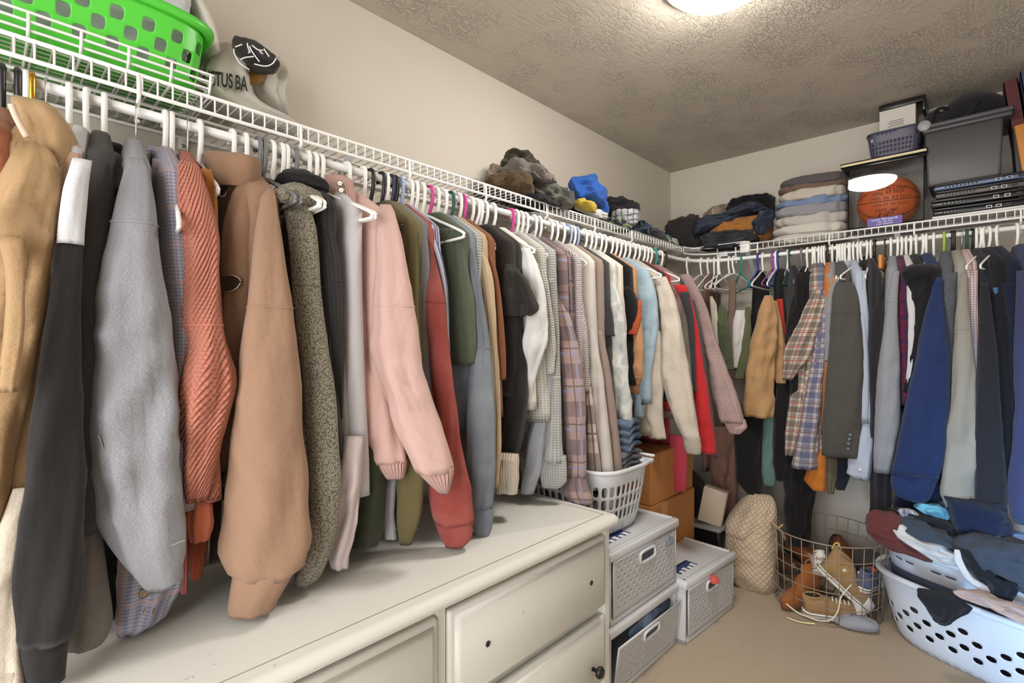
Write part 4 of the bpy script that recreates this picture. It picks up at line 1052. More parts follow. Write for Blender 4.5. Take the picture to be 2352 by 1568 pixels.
G_('black_jacket', 'long black knit jacket with straight sleeve right of the pink check', 'jacket', 'R', 2233, BJ, [648,2252,2270, 720,2248,2281, 800,2246,2291, 900,2242,2297, 1000,2239,2303, 1100,2238,2311, 1150,2239,2316, 1192,2246,2312], dy=0.03, hemz=0.7, hang='black', th=0.04, folds=0.7, seams=(748, 1150))
G_('black_sweater', 'black sweater between the long black knit jacket and ink navy shirt', 'sweater', 'R', 2250, fab((30, 30, 34), 'plain'), [668,2268,2302, 760,2286,2318, 860,2296,2324, 980,2306,2330, 1080,2310,2330], dy=0.0, hemz=0.75, hang='white', th=0.035, seams=(770,))
G_('ink_navy_tee', 'ink navy shirt with bright blue edge near the right frame edge', 'shirt', 'R', 2270, fab((30, 36, 56), 'plain'), [650,2300,2332, 740,2318,2342, 860,2324,2344, 960,2326,2344], dy=0.0, hemz=0.8, hang='white', th=0.03, second=[('blue_edge', [660,2280,2292, 700,2286,2296, 730,2290,2298], fab((70, 110, 170), 'plain'), 0.0, 0.02)])
IND = fab((62, 66, 104), 'plain')
G_('indigo_hoodie', 'faded indigo hoodie cut by the right edge of the frame', 'hoodie', 'R', 2335, IND, [620,2334,2390, 700,2332,2410, 800,2328,2420, 900,2328,2420, 1000,2324,2420, 1080,2316,2420, 1140,2311,2420, 1180,2316,2420, 1205,2330,2420], dy=0.03, hemz=0.7, hang='white', th=0.05, folds=1.2, neck='hood')
G_('navy_long_coat', 'dark navy coat hem lying low above the laundry pile', 'coat', 'R', 2128, fab((26, 34, 60), 'plain'), [1060,2120,2200, 1120,2090,2200, 1160,2050,2180, 1190,2060,2160], dy=-0.06, hemz=0.62, hang='white', th=0.04)
# more hangers on the rod
for px, c, t in ((1580, 'white', 'white hanger nearest the corner on the far wall rod'), (1612, 'white', 'white hanger second from the corner on the far wall rod'), (1676, 'white', 'white hanger left of the teal hanger'), (1814, 'green', 'dark green hanger right of the royal blue pair'), (1855, 'white', 'white hanger over the black blouse shoulder'), (1873, 'white', 'white hanger over the red plaid collar'), (1894, 'white', 'white hanger above the orange shirt collar'), (1930, 'white', 'white hanger over the left shoulder of the suit jacket'),
                 (1953, 'white', 'white hanger above the dress shirt collar'), (1961, 'white', 'white hanger right of the dress shirt collar'), (1971, 'white', 'white hanger left of the wooden hanger group'), (1980, 'white', 'white hanger with frame showing above the pinstripe jacket'), (2010, 'black', 'black hanger hook above the pinstripe jacket'), (2082, 'white', 'white hanger above the black hoodie, left side'), (2105, 'white', 'white hanger above the black hoodie, right side'), (2145, 'white', 'white hanger last before the lime hook'), (2192, 'black', 'black hanger right of the lime hook pair'), (2221, 'green', 'dark green hanger before the pale frames at right'), (2243, 'white', 'white hanger first of the big pale frames at right'), (2261, 'white', 'white hanger middle of the big pale frames at right'), (2292, 'white', 'white hanger with large frame nearest the indigo hoodie')):
    hanger('R', px, c, t, tilt=-0.25 if px in (2261, 2292, 1980) else 0, wide=0.2 if px in (1580, 1612, 1676, 1980, 2261, 2292) else 0.11)
# wooden clamp hanger
q = rodpt('R', 2033)
wd = plastic('orange_wood', (196, 128, 60), 0.5)
o = mesh('wooden_hanger', box(q + np.array([-0.15, -0.008, -0.14]), q + np.array([0.02, 0.008, -0.075]), 0.006), wd)
tag(o, 'orange wooden clamp hanger above the pinstripe jacket', 'hanger')
mesh('hook', tube([q + np.array([-0.018, 0, -0.01]), q + np.array([-0.013, 0, 0.011]), q + np.array([0, 0, 0.0175]), q + np.array([0.013, 0, 0.011]), q + np.array([0.0175, 0, -0.01]), q + np.array([0.002, 0, -0.04]), q + np.array([0, 0, -0.078])], 0.003, 6), HM['black'], o)
# ------------------------------------------------------------------ dresser
g = G('chipped_white_paint')
v = g.coord('Object')
n0 = g.noise(v, 2.2, 5); n1 = g.noise(v, 8.0, 6, 0.7); n2 = g.noise(v, 55.0, 3)
base = g.mix(n0, lin((205, 204, 196)), lin((222, 220, 213)))
base = g.mix(g.math('MULTIPLY', g.ramp(n1, [(0.62, (0, 0, 0, 1)), (0.80, (1, 1, 1, 1))]), 0.35), base, lin((150, 144, 134)))
base = g.mix(g.math('MULTIPLY', g.ramp(n2, [(0.72, (0, 0, 0, 1)), (0.76, (1, 1, 1, 1))]), 0.5), base, lin((120, 108, 92)))
g.col(base); g.b.inputs['Roughness'].default_value = 0.55
g.bump(g.math('ADD', n1, g.math('MULTIPLY', n2, 0.3)), 0.0012, 0.5)
M_chip = g.m
M_line = plastic('paint_crack', (120, 112, 100), 0.8)
M_hole = plastic('dark_hole', (40, 38, 36), 0.8)
DZ, DR = 0.705, -1.79
DF = -0.70
dr = thing('dresser', 'chipped white painted wooden dresser along the left wall', 'dresser', (-2.53, -0.41, 0))
# moulded top: slab with rounded nose
def noseslab(x0, x1, y0, y1, z0, z1):
    prof = [(0.012, z0), (0.003, z0 + 0.006), (0.0, z0 + 0.016), (0.002, z1 - 0.012), (0.010, z1 - 0.003), (0.022, z1)]
    rings = []
    for ins, z in prof:
        rad = 0.03
        pts = []
        for k, (cx, cy) in enumerate(((x1 - rad, y1 - rad), (x0 + rad, y1 - rad), (x0 + rad, y0 + rad), (x1 - rad, y0 + rad))):
            for i in range(5):
                a = k * PI / 2 + i / 4 * PI / 2
                pts.append((cx + (rad - ins) * math.cos(a), cy + (rad - ins) * math.sin(a), z))
        rings.append(pts)
    return loft(np.array(rings))
mesh('dresser_top', noseslab(-3.30, DR, DF, -0.12, DZ - 0.036, DZ), M_chip, dr)
for a, b in (((-3.26, DF + 0.045), (DR - 0.045, DF + 0.045)), ((DR - 0.045, DF + 0.045), (DR - 0.045, -0.14))):
    mesh('plank_joint', seg((a[0], a[1], DZ), (b[0], b[1], DZ), 0.0010, 5), M_line, dr)
mesh('carcass', join(box((-3.27, -0.64, 0.06), (DR - 0.035, -0.13, DZ - 0.034)), box((DR - 0.055, -0.668, 0.0), (DR - 0.030, -0.13, DZ - 0.034)), box((-3.275, -0.668, 0.0), (-3.25, -0.13, DZ - 0.034)), box((-2.536, -0.662, 0.06), (-2.512, -0.63, DZ - 0.034))), M_chip, dr, smooth=False)
def drawer(x0, x1, z0, z1, knobs, holes):
    y = -0.668
    d = mesh('drawer', join(box((x0, y - 0.004, z0), (x1, y + 0.02, z1), 0.008), noselike(x0 + 0.028, x1 - 0.028, y - 0.016, y - 0.002, z0 + 0.022, z1 - 0.026)), M_chip, dr)
    for kx, kz in knobs:
        mesh('knob', lathe((kx, y - 0.016, kz), [(0.006, 0.0), (0.006, -0.016), (0.016, -0.020), (0.019, -0.028), (0.014, -0.036), (0.003, -0.038)], 16, 'y'), plastic('black_knob', (24, 24, 24), 0.4), d)
    for kx, kz in holes:
        mesh('screw_hole', lathe((kx, y - 0.0165, kz), [(0.0075, 0.0), (0.0075, -0.0015), (0.004, -0.0018)], 12, 'y'), M_hole, d)
def noselike(x0, x1, y0, y1, z0, z1):
    # raised field with bevelled border
    v = []
    for ins, y in ((0.0, y1), (0.0, y1 - 0.004), (0.012, y0)):
        v.append([(x0 - 0.012 + ins, y, z0 - 0.012 + ins), (x1 + 0.012 - ins, y, z0 - 0.012 + ins), (x1 + 0.012 - ins, y, z1 + 0.012 - ins), (x0 - 0.012 + ins, y, z1 + 0.012 - ins)])
    return loft(np.array(v))
kx1 = at(1365, HZ, y=-0.69)[0]
drawer(-2.508, DR - 0.058, 0.415, 0.645, [], [(at(1358, HZ, y=-0.684)[0], at(1358, 1338, y=-0.684)[2]), (at(1120, HZ, y=-0.684)[0], at(1120, 1478, y=-0.684)[2])])
drawer(-3.245, -2.54, 0.415, 0.645, [], [(-2.66, 0.52)])
drawer(-2.508, DR - 0.058, 0.17, 0.385, [(kx1, at(1365, 1546, y=-0.70)[2]), (-2.40, 0.275)], [])
drawer(-3.245, -2.54, 0.17, 0.385, [(-2.65, 0.275), (-3.1, 0.275)], [])

# ------------------------------------------------------------------ perforated walls
def perf(nu, nv, fn, hole, per=3, wrap=True):
    V, F, idx = [], [], {}
    def bv(a, b):
        if wrap: a %= nu * per
        k = (a, b)
        if k not in idx:
            idx[k] = len(V); V.append(fn(a / (nu * per), b / (nv * per)))
        return idx[k]
    for i in range(nu):
        for j in range(nv):
            a0, b0 = i * per, j * per
            ring = [(a0 + k, b0) for k in range(per)] + [(a0 + per, b0 + k) for k in range(per)] + [(a0 + per - k, b0 + per) for k in range(per)] + [(a0, b0 + per - k) for k in range(per)]
            ids = [bv(*q) for q in ring]
            h = hole(i, j)
            if h is None: F.append(tuple(ids)); continue
            hu, hv, sq = h
            m = len(ring); hid = []
            for q in ring:
                du = (q[0] - a0) / per * 2 - 1; dv = (q[1] - b0) / per * 2 - 1
                th = math.atan2(dv, du)
                c, s = math.cos(th), math.sin(th)
                k = (abs(c) ** sq + abs(s) ** sq) ** (-1 / sq)
                hid.append(len(V)); V.append(fn((a0 + per * (1 + c * k * hu) / 2) / (nu * per), (b0 + per * (1 + s * k * hv) / 2) / (nv * per)))
            for t in range(m):
                F.append((ids[t], ids[(t + 1) % m], hid[(t + 1) % m], hid[t]))
    return np.array(V), F

def solid(o, t, off=0):
    md = o.modifiers.new('thickness', 'SOLIDIFY'); md.thickness = t; md.offset = off
    return o

def rr_curve(a, b, n=4.0, m=400):
    th = np.linspace(0, 2 * PI, m + 1)
    c, s = np.cos(th), np.sin(th)
    p = np.stack([a * np.sign(c) * np.abs(c) ** (2 / n), b * np.sign(s) * np.abs(s) ** (2 / n)], 1)
    d = np.concatenate([[0], np.cumsum(np.linalg.norm(np.diff(p, axis=0), axis=1))]); d /= d[-1]
    return lambda u: np.array([np.interp(u % 1.0, d, p[:, 0]), np.interp(u % 1.0, d, p[:, 1])])

def basket(name, label, cat, c, h, top, bot, rz, mat, nu, nv, hole, n=4.0, rim=0.012, rimw=1.0, rimmat=None, thick=0.003, group=None, liprow=None):
    """tapered tub with a perforated wall, floor and rolled rim; c = centre of its foot"""
    c = np.array(c, float)
    ct, cb = rr_curve(top[0], top[1], n), rr_curve(bot[0], bot[1], n)
    cr, sr = math.cos(rz), math.sin(rz)
    def fn(u, v):
        w = v ** 0.75
        q = ct(u) * w + cb(u) * (1 - w)
        if v < 0.06: q = q * (0.97 + 0.5 * v)
        return np.array([c[0] + q[0] * cr - q[1] * sr, c[1] + q[0] * sr + q[1] * cr, c[2] + h * v])
    root = thing(name, label, cat, c, group)
    o = mesh('wall', perf(nu, nv, fn, hole), mat, root)
    solid(o, thick)
    ring = np.array([fn(u, 0.0) for u in np.arange(64) / 64])
    base = loft(np.array([ring + np.array([0, 0, 0.0]), ring + np.array([0, 0, 0.004])]))
    mesh('base', base, mat, root)
    rp = np.array([fn(u, 1.0) for u in np.arange(72) / 72])
    cc = rp.mean(0)
    rings = []
    for i in range(72):
        o_ = rp[i] - cc; o_[2] = 0; o_ /= np.linalg.norm(o_)
        rings.append([rp[i] + o_ * (rim * rimw * (0.7 + math.cos(a))) + np.array([0, 0, rim * math.sin(a)]) for a in np.arange(8) / 8 * 2 * PI])
    rings.append(rings[0])
    mesh('rim', loft(np.array(rings), False, False), rimmat or mat, root)
    return root, fn

# ------------------------------------------------------------------ drawer boxes
M_gw = plastic('light_grey_plastic', (206, 208, 212), 0.4)
M_panel = G('frosted_panel'); g = M_panel
g.col(lin((212, 212, 214))); g.b.inputs['Roughness'].default_value = 0.35
g.b.inputs['Transmission Weight'].default_value = 0.28; g.b.inputs['IOR'].default_value = 1.2
nn = g.noise(g.coord('Object'), 30.0); g.l(g.math('MULTIPLY_ADD', nn, 0.2, 0.25), g.b.inputs['Roughness'])
M_panel = g.m
M_blue = plastic('blue_print', (44, 70, 120), 0.5)
M_blued = plastic('dark_blue_print', (24, 36, 72), 0.5)
M_paper = plastic('white_print', (232, 232, 232), 0.5)

def text_mesh(name, txt, size, fn, mat, parent, align='CENTER', bold=0.0, scx=1.0):
    cu = bpy.data.curves.new('lettering', 'FONT')
    cu.body = txt; cu.size = size; cu.align_x = align; cu.resolution_u = 3; cu.offset = bold
    o = bpy.data.objects.new('lettering', cu)
    me = bpy.data.meshes.new_from_object(o)
    bpy.data.objects.remove(o)
    v = [(q.co.x * scx, q.co.y) for q in me.vertices]
    f = [tuple(p.vertices) for p in me.polygons]
    bpy.data.meshes.remove(me)
    w = np.array([fn(x, y) for x, y in v])
    return mesh(name, (w, f), mat, parent, smooth=False)

def drawer_box(label, x0, x1, yf, yb, z0, z1, rz, group, sticker=True, tilt=0.0, open_=0.0, gap=0.0):
    """stackable storage box: frame, lid and a perforated frosted drawer front with a handle ring"""
    w = x1 - x0; d = yb - yf; h = z1 - z0
    root = thing('storage_box', label, 'box', ((x0 + x1) / 2, (yf + yb) / 2, z0), group)
    root.rotation_euler = (0, 0, rz)
    c0 = np.array([(x0 + x1) / 2, (yf + yb) / 2, z0])
    def put(nm, vf, m, par=root, smooth=True):       # local coordinates, centre of the foot
        v, f = vf
        off = c0 if par is root else c0
        o = mesh(nm, (np.asarray(v) + c0, f), m, par, smooth)
        return o
    hw, hd = w / 2, d / 2
    t = 0.018
    put('frame', join(box((-hw, -hd, 0), (-hw + t, hd, h - 0.03), 0.004), box((hw - t, -hd, 0), (hw, hd, h - 0.03), 0.004), box((-hw, -hd, 0), (hw, hd, 0.022), 0.004), box((-hw + t, hd - 0.01, 0), (hw - t, hd, h - 0.03))), M_gw)
    lid = put('lid', join(box((-hw - 0.006, -hd - 0.010, h - 0.038), (hw + 0.006, hd + 0.004, h - 0.006), 0.006), box((-hw + 0.004, -hd - 0.002, h - 0.010), (hw - 0.004, -hd + 0.016, h), 0.003), box((-hw + 0.002, -hd + 0.0, h - 0.010), (-hw + 0.018, hd, h), 0.003), box((hw - 0.018, -hd, h - 0.010), (hw - 0.002, hd, h), 0.003), box((-hw, hd - 0.016, h - 0.010), (hw, hd, h), 0.003)), M_gw)
    # drawer front, perforated
    px0, px1, pz0, pz1 = -hw + 0.022, hw - 0.022, 0.026, h - 0.044 - gap
    nu, nv = 22, 11
    fwd = -hd - 0.004 - open_
    def fn(u, v):
        x = px0 + (px1 - px0) * u; z = pz0 + (pz1 - pz0) * v
        return np.array([x, fwd - tilt * (v - 0.0) * 1.0, z])
    def hole(i, j):
        if j >= nv - 3 and 8 <= i <= 13: return None
        if i < 1 or i > nu - 2 or j < 1: return None
        if (i + j) % 2: return None
        return (0.28, 0.24, 2)
    o = put('drawer_front', perf(nu, nv, fn, hole, 2, False), M_panel)
    solid(o, 0.003)
    put('drawer_edge', join(seg(fn(0, 1.0), fn(1, 1.0), 0.004), seg(fn(0, 0), fn(0, 1.0), 0.003), seg(fn(1, 0), fn(1, 1.0), 0.003)), M_gw)
    pts = []
    for a in np.arange(28) / 28 * 2 * PI:
        c, s = math.cos(a), math.sin(a)
        k = (abs(c) ** 5 + abs(s) ** 5) ** (-0.2)
        pts.append(fn(0.5 + 0.12 * c * k, 0.82 + 0.105 * s * k) + np.array([0, -0.004, 0]))
    put('handle', tube(pts, 0.006, 8, True), M_gw)
    pts = np.array(pts)
    put('handle_shade', (pts * np.array([1, 1, 1]) + np.array([0, 0.002, 0]), [tuple(range(28))]), plastic('inside_shade', (70, 78, 92), 0.8))  # flat dark face across the ring, painted as the shaded box inside
    if sticker:
        zt = h - 0.0055
        sx, sy = -0.10, -hd + 0.075
        put('label_print', box((sx - 0.075, sy - 0.025, zt), (sx + 0.075, sy + 0.035, zt + 0.0006)), M_blue, smooth=False)
        put('label_band', box((sx - 0.075, sy + 0.022, zt + 0.0002), (sx + 0.075, sy + 0.035, zt + 0.0009)), M_blued, smooth=False)
        put('label_lettering', join(*[box((sx - 0.06 + 0.034 * k, sy - 0.026, zt + 0.0003), (sx - 0.038 + 0.034 * k, sy - 0.006 + 0.008 * (k % 2), zt + 0.0010), 0.0003) for k in range(4)]), M_paper, smooth=False)
    return root, fwd

BX0, BX1 = -1.725, -1.215
drawer_box('upper grey-white drawer box of the stack beside the dresser', BX0, BX1, -0.615, -0.17, 0.265, 0.535, -0.02, None)
drawer_box('lower grey-white drawer box of the stack, jeans sticking out', BX0, BX1, -0.615, -0.17, 0.0, 0.262, -0.02, None, sticker=False, tilt=0.022, gap=0.024)
drawer_box('single grey-white drawer box on the carpet, pink cloth in handle', -1.20, -0.735, -0.672, -0.25, 0.0, 0.272, -0.075, None)
# contents that show
WT = fab((226, 226, 222), 'plain', coord='Object'); JN = fab((90, 116, 150), 'denim', (64, 86, 120), (150, 172, 196)); JD = fab((52, 70, 100), 'denim', (36, 48, 74), (96, 116, 146))
def lump(name, label, cat, c, s, mat, seed, rz=0.0, amp=0.22, freq=2.6, group=None, flat=0.4, nu=36, nv=22, ridge=0.6):
    o = crumple(name, c, s, mat, None, seed, amp, rz, nu, nv, freq, flat, ridge)
    return tag(o, label, cat, group)
lump('white_towel', 'white towel showing through the upper drawer front', 'towel', (-1.47, -0.48, 0.295), (0.19, 0.09, 0.07), WT, 3)
lump('pale_jeans', 'pale blue cloth sticking out of the upper drawer top corner', 'jeans', (-1.30, -0.60, 0.445), (0.04, 0.035, 0.03), fab((170, 188, 206), 'denim', (140, 160, 184), (196, 208, 220)), 5, freq=4)
lump('blue_jeans', 'blue jeans poking over the front of the lower drawer', 'jeans', (-1.42, -0.608, 0.172), (0.17, 0.024, 0.042), JN, 6, rz=0.05, freq=4)
lump('tan_cloth', 'tan cloth showing through the single drawer box front', 'clothes', (-0.90, -0.56, 0.03), (0.10, 0.07, 0.12), fab((206, 160, 90), 'plain'), 8)
lump('coral_cloth', 'coral pink cloth poking out of the single box handle', 'clothes', tuple(at(1640, 1336, y=-0.69)), (0.024, 0.020, 0.022), fab((226, 96, 88), 'plain'), 11, freq=4)
lump('denim_scrap', 'blue denim bundle wedged between the two box stacks', 'jeans', (-1.185, -0.42, 0.272), (0.03, 0.10, 0.08), JN, 14)

# ------------------------------------------------------------------ grey-white laundry basket with folded jeans
def slot_hole(i, j): return (0.62, 0.80, 3.5) if j in (1, 2, 3) else None
bk, bfn = basket('laundry_basket', 'white slotted laundry basket on the box stack, folded jeans inside', 'basket', (-1.505, -0.33, 0.537), 0.25, (0.185, 0.245), (0.145, 0.20), 0.0, M_gw, 44, 5, slot_hole, n=4.5, rim=0.009, rimw=0.8)
hp = at(1518, 1058, y=-0.60)
mesh('handle', join(box((-1.36, -0.56, 0.772), (-1.30, -0.42, 0.79), 0.006), seg((-1.30, -0.56, 0.80), (-1.30, -0.42, 0.80), 0.006)), M_gw, bk)
def folded(name, label, cat, c, sx, sy, n, t, mat, rz=0.0, group=None, seed=0, droop=0.012):
    """folded garment: a serpentine stack of soft layers with a rounded fold edge at the front"""
    root = thing(name, label, cat, c, group)
    r = random.Random(seed)
    for k in range(n):
        rings = []
        m = 24
        for i in range(14):
            f = i / 13
            a = []
            x = (f - 0.5) * 2 * sx
            e = min(1.0, 7 * min(f, 1 - f) + 0.55)
            for j in range(m):
                th = j / m * 2 * PI
                cy = math.copysign(abs(math.cos(th)) ** 0.35, math.cos(th)); cz = math.copysign(abs(math.sin(th)) ** 0.8, math.sin(th))
                y = cy * sy * (0.94 + 0.08 * nz(x * 9 + seed, k * 3.1))
                z = cz * t * 0.62 * e * (1 + 0.25 * nz(x * 14 + seed, y * 14, k)) + 0.010 * nz(x * 8 + seed, y * 8 + k * 0.3, 1.0) - droop * (abs(x) / sx) ** 2
                a.append((x + 0.006 * nz(y * 20, k + seed), y, z + t * (k + 0.5)))
            rings.append(a)
        v, f_ = loft(np.array(rings))
        uv = loft_uv(np.array(rings), f_)
        c_, s_ = math.cos(rz), math.sin(rz)
        w = v.copy(); w[:, 0] = v[:, 0] * c_ - v[:, 1] * s_; w[:, 1] = v[:, 0] * s_ + v[:, 1] * c_
        mesh('layer', (w + np.array(c), f_), mat, root, uv=uv)
    return root
folded('folded_jeans', 'grey folded jeans, lower bundle in the slotted basket', 'jeans', (-1.445, -0.40, 0.775), 0.10, 0.145, 3, 0.024, fab((126, 128, 136), 'denim', (104, 106, 116), (156, 158, 166)), 0.15, 'folded jeans in the slotted basket', 3)
folded('folded_jeans', 'mid blue folded jeans, upper bundle in the slotted basket', 'jeans', (-1.435, -0.42, 0.848), 0.085, 0.125, 4, 0.030, JN, 0.25, 'folded jeans in the slotted basket', 9)
lump('mixed_laundry', 'mixed dark laundry filling the slotted basket', 'clothes', (-1.505, -0.33, 0.545), (0.125, 0.18, 0.15), fab((96, 100, 112), 'camo', (180, 180, 186), (40, 40, 48), s=2), 21, amp=0.15)

# ------------------------------------------------------------------ cardboard boxes and things in the corner
M_card = painted('cardboard', (176, 118, 62), 0.85, 90, 0.0006)
M_tape = plastic('packing_tape', (186, 132, 74), 0.3)
def carton(label, lo, hi, group=None):
    o = thing('cardboard_box', label, 'box', ((lo[0] + hi[0]) / 2, (lo[1] + hi[1]) / 2, lo[2]), group)
    mesh('carton', box(lo, hi, 0.004), M_card, o, smooth=False)
    zf = hi[2]
    ym = (lo[1] + hi[1]) / 2
    mesh('flap', box((lo[0] + 0.002, lo[1] + 0.002, zf), (hi[0] - 0.002, ym - 0.002, zf + 0.004)), M_card, o, smooth=False)
    mesh('flap', box((lo[0] + 0.002, ym + 0.002, zf), (hi[0] - 0.002, hi[1] - 0.002, zf + 0.004)), M_card, o, smooth=False)
    mesh('tape', box((lo[0] + 0.1, lo[1] - 0.0012, zf - 0.09), (lo[0] + 0.16, lo[1] + 0.001, zf + 0.0)), M_tape, o, smooth=False)
    return o
carton('lower brown cardboard box behind the drawer boxes', (-1.10, -0.44, 0), (-0.625, -0.05, 0.50))
carton('upper brown cardboard box, behind the raspberry pink leg', (-1.085, -0.43, 0.506), (-0.625, -0.06, 0.745))
M_blk = plastic('black_nylon', (24, 24, 27), 0.7)
lump('duffel_bag', 'black duffel bag in the corner behind the cardboard boxes', 'bag', (-0.42, -0.28, 0.0), (0.17, 0.2, 0.40), fab((26, 26, 28), 'plain'), 31, amp=0.12, freq=1.6)
tag(mesh('kraft_parcel', xf(box((-0.03, -0.06, 0), (0.03, 0.06, 0.19), 0.006), (-0.57, -0.50, 0.318), 0.2, 0.18), fab((188, 170, 150), 'satin')), 'small pale kraft wrapped parcel in the dark corner', 'parcel')
ch = thing('folding_stool', 'black metal folding stool frame in the dark corner', 'stool', (-0.60, -0.50, 0))
for y in (-0.56, -0.40):
    mesh('leg', seg((-0.62, y, 0.0), (-0.52, y, 0.30), 0.009, 8), M_blk, ch)
    mesh('leg', seg((-0.52, y, 0.0), (-0.62, y, 0.30), 0.009, 8), M_blk, ch)
mesh('seat', box((-0.64, -0.58, 0.295), (-0.50, -0.38, 0.315), 0.006), plastic('grey_seat', (120, 118, 120), 0.6), ch)
mesh('crossbar', seg((-0.62, -0.56, 0.14), (-0.62, -0.40, 0.14), 0.007, 8), M_blk, ch)

# ------------------------------------------------------------------ quilted bundle
QM = fab((214, 192, 164), 'quilt')
qb = thing('quilted_bundle', 'beige quilted coverlet rolled into a bundle on the carpet', 'bedding', (-0.50, -0.70, 0))
qc = np.array([-0.50, -0.70, 0])
e1q, nq = np.array([0.346, -0.94, 0]), np.array([0.94, 0.346, 0])
Sq = at(1722, 1355, z=0.02) + nq * 0.10
sleeve_mesh('lower_roll', [1180,1690,1770, 1205,1670,1784, 1235,1662,1786, 1270,1660,1786, 1310,1664,1788, 1340,1682,1788, 1352,1700,1784, 1360,1712,1768], Sq, e1q, nq, QM, qb, 0.13, NR=26, NA=40, folds=1.2)
sleeve_mesh('folded_top', [1134,1730,1768, 1142,1712,1778, 1160,1692,1784, 1185,1676,1786, 1210,1664,1784, 1228,1664,1776, 1240,1684,1750], Sq - nq * 0.01, e1q, nq, QM, qb, 0.125, NR=24, NA=40, folds=1.2)
mesh('tie_cord', tube(smooth_path([hit(1768, 1200, Sq - nq * 0.12, nq), hit(1782, 1206, Sq - nq * 0.12, nq), hit(1796, 1222, Sq - nq * 0.10, nq), hit(1803, 1238, Sq - nq * 0.08, nq)], 16), 0.006, 6), fab((170, 140, 104), 'plain'), qb)
mesh('tie_cord', tube(smooth_path([hit(1772, 1198, Sq - nq * 0.13, nq), hit(1786, 1212, Sq - nq * 0.12, nq), hit(1798, 1204, Sq - nq * 0.10, nq)], 16), 0.004, 6), fab((200, 176, 140), 'plain'), qb)

# ------------------------------------------------------------------ round wire basket full of shoes
M_rust = plastic('aged_wire', (150, 134, 118), 0.4)
bc = np.array([-0.405, -1.005, 0.0])
wb = thing('wire_basket', 'round rusty wire basket full of shoes on the carpet', 'basket', bc)
R0, R1, HB = 0.225, 0.243, 0.362
for k in range(6):
    z = 0.006 + k * HB / 5
    r = R0 + (R1 - R0) * k / 5
    a = np.arange(64) / 64 * 2 * PI
    mesh('hoop', tube(np.stack([bc[0] + r * np.cos(a), bc[1] + r * np.sin(a), np.full(64, z)], 1), 0.0030 if k == 5 else 0.0020, 6, True), M_rust, wb)
for k in range(30):
    a = k / 30 * 2 * PI
    mesh('upright', seg((bc[0] + R0 * math.cos(a), bc[1] + R0 * math.sin(a), 0.004), (bc[0] + R1 * math.cos(a), bc[1] + R1 * math.sin(a), HB), 0.0018, 6), M_rust, wb)
for k in range(9):
    y = -0.2 + k * 0.05
    hx = math.sqrt(max(R0 ** 2 - y * y, 0))
    mesh('base_wire', seg((bc[0] - hx, bc[1] + y, 0.008), (bc[0] + hx, bc[1] + y, 0.008), 0.0018, 6), M_rust, wb)

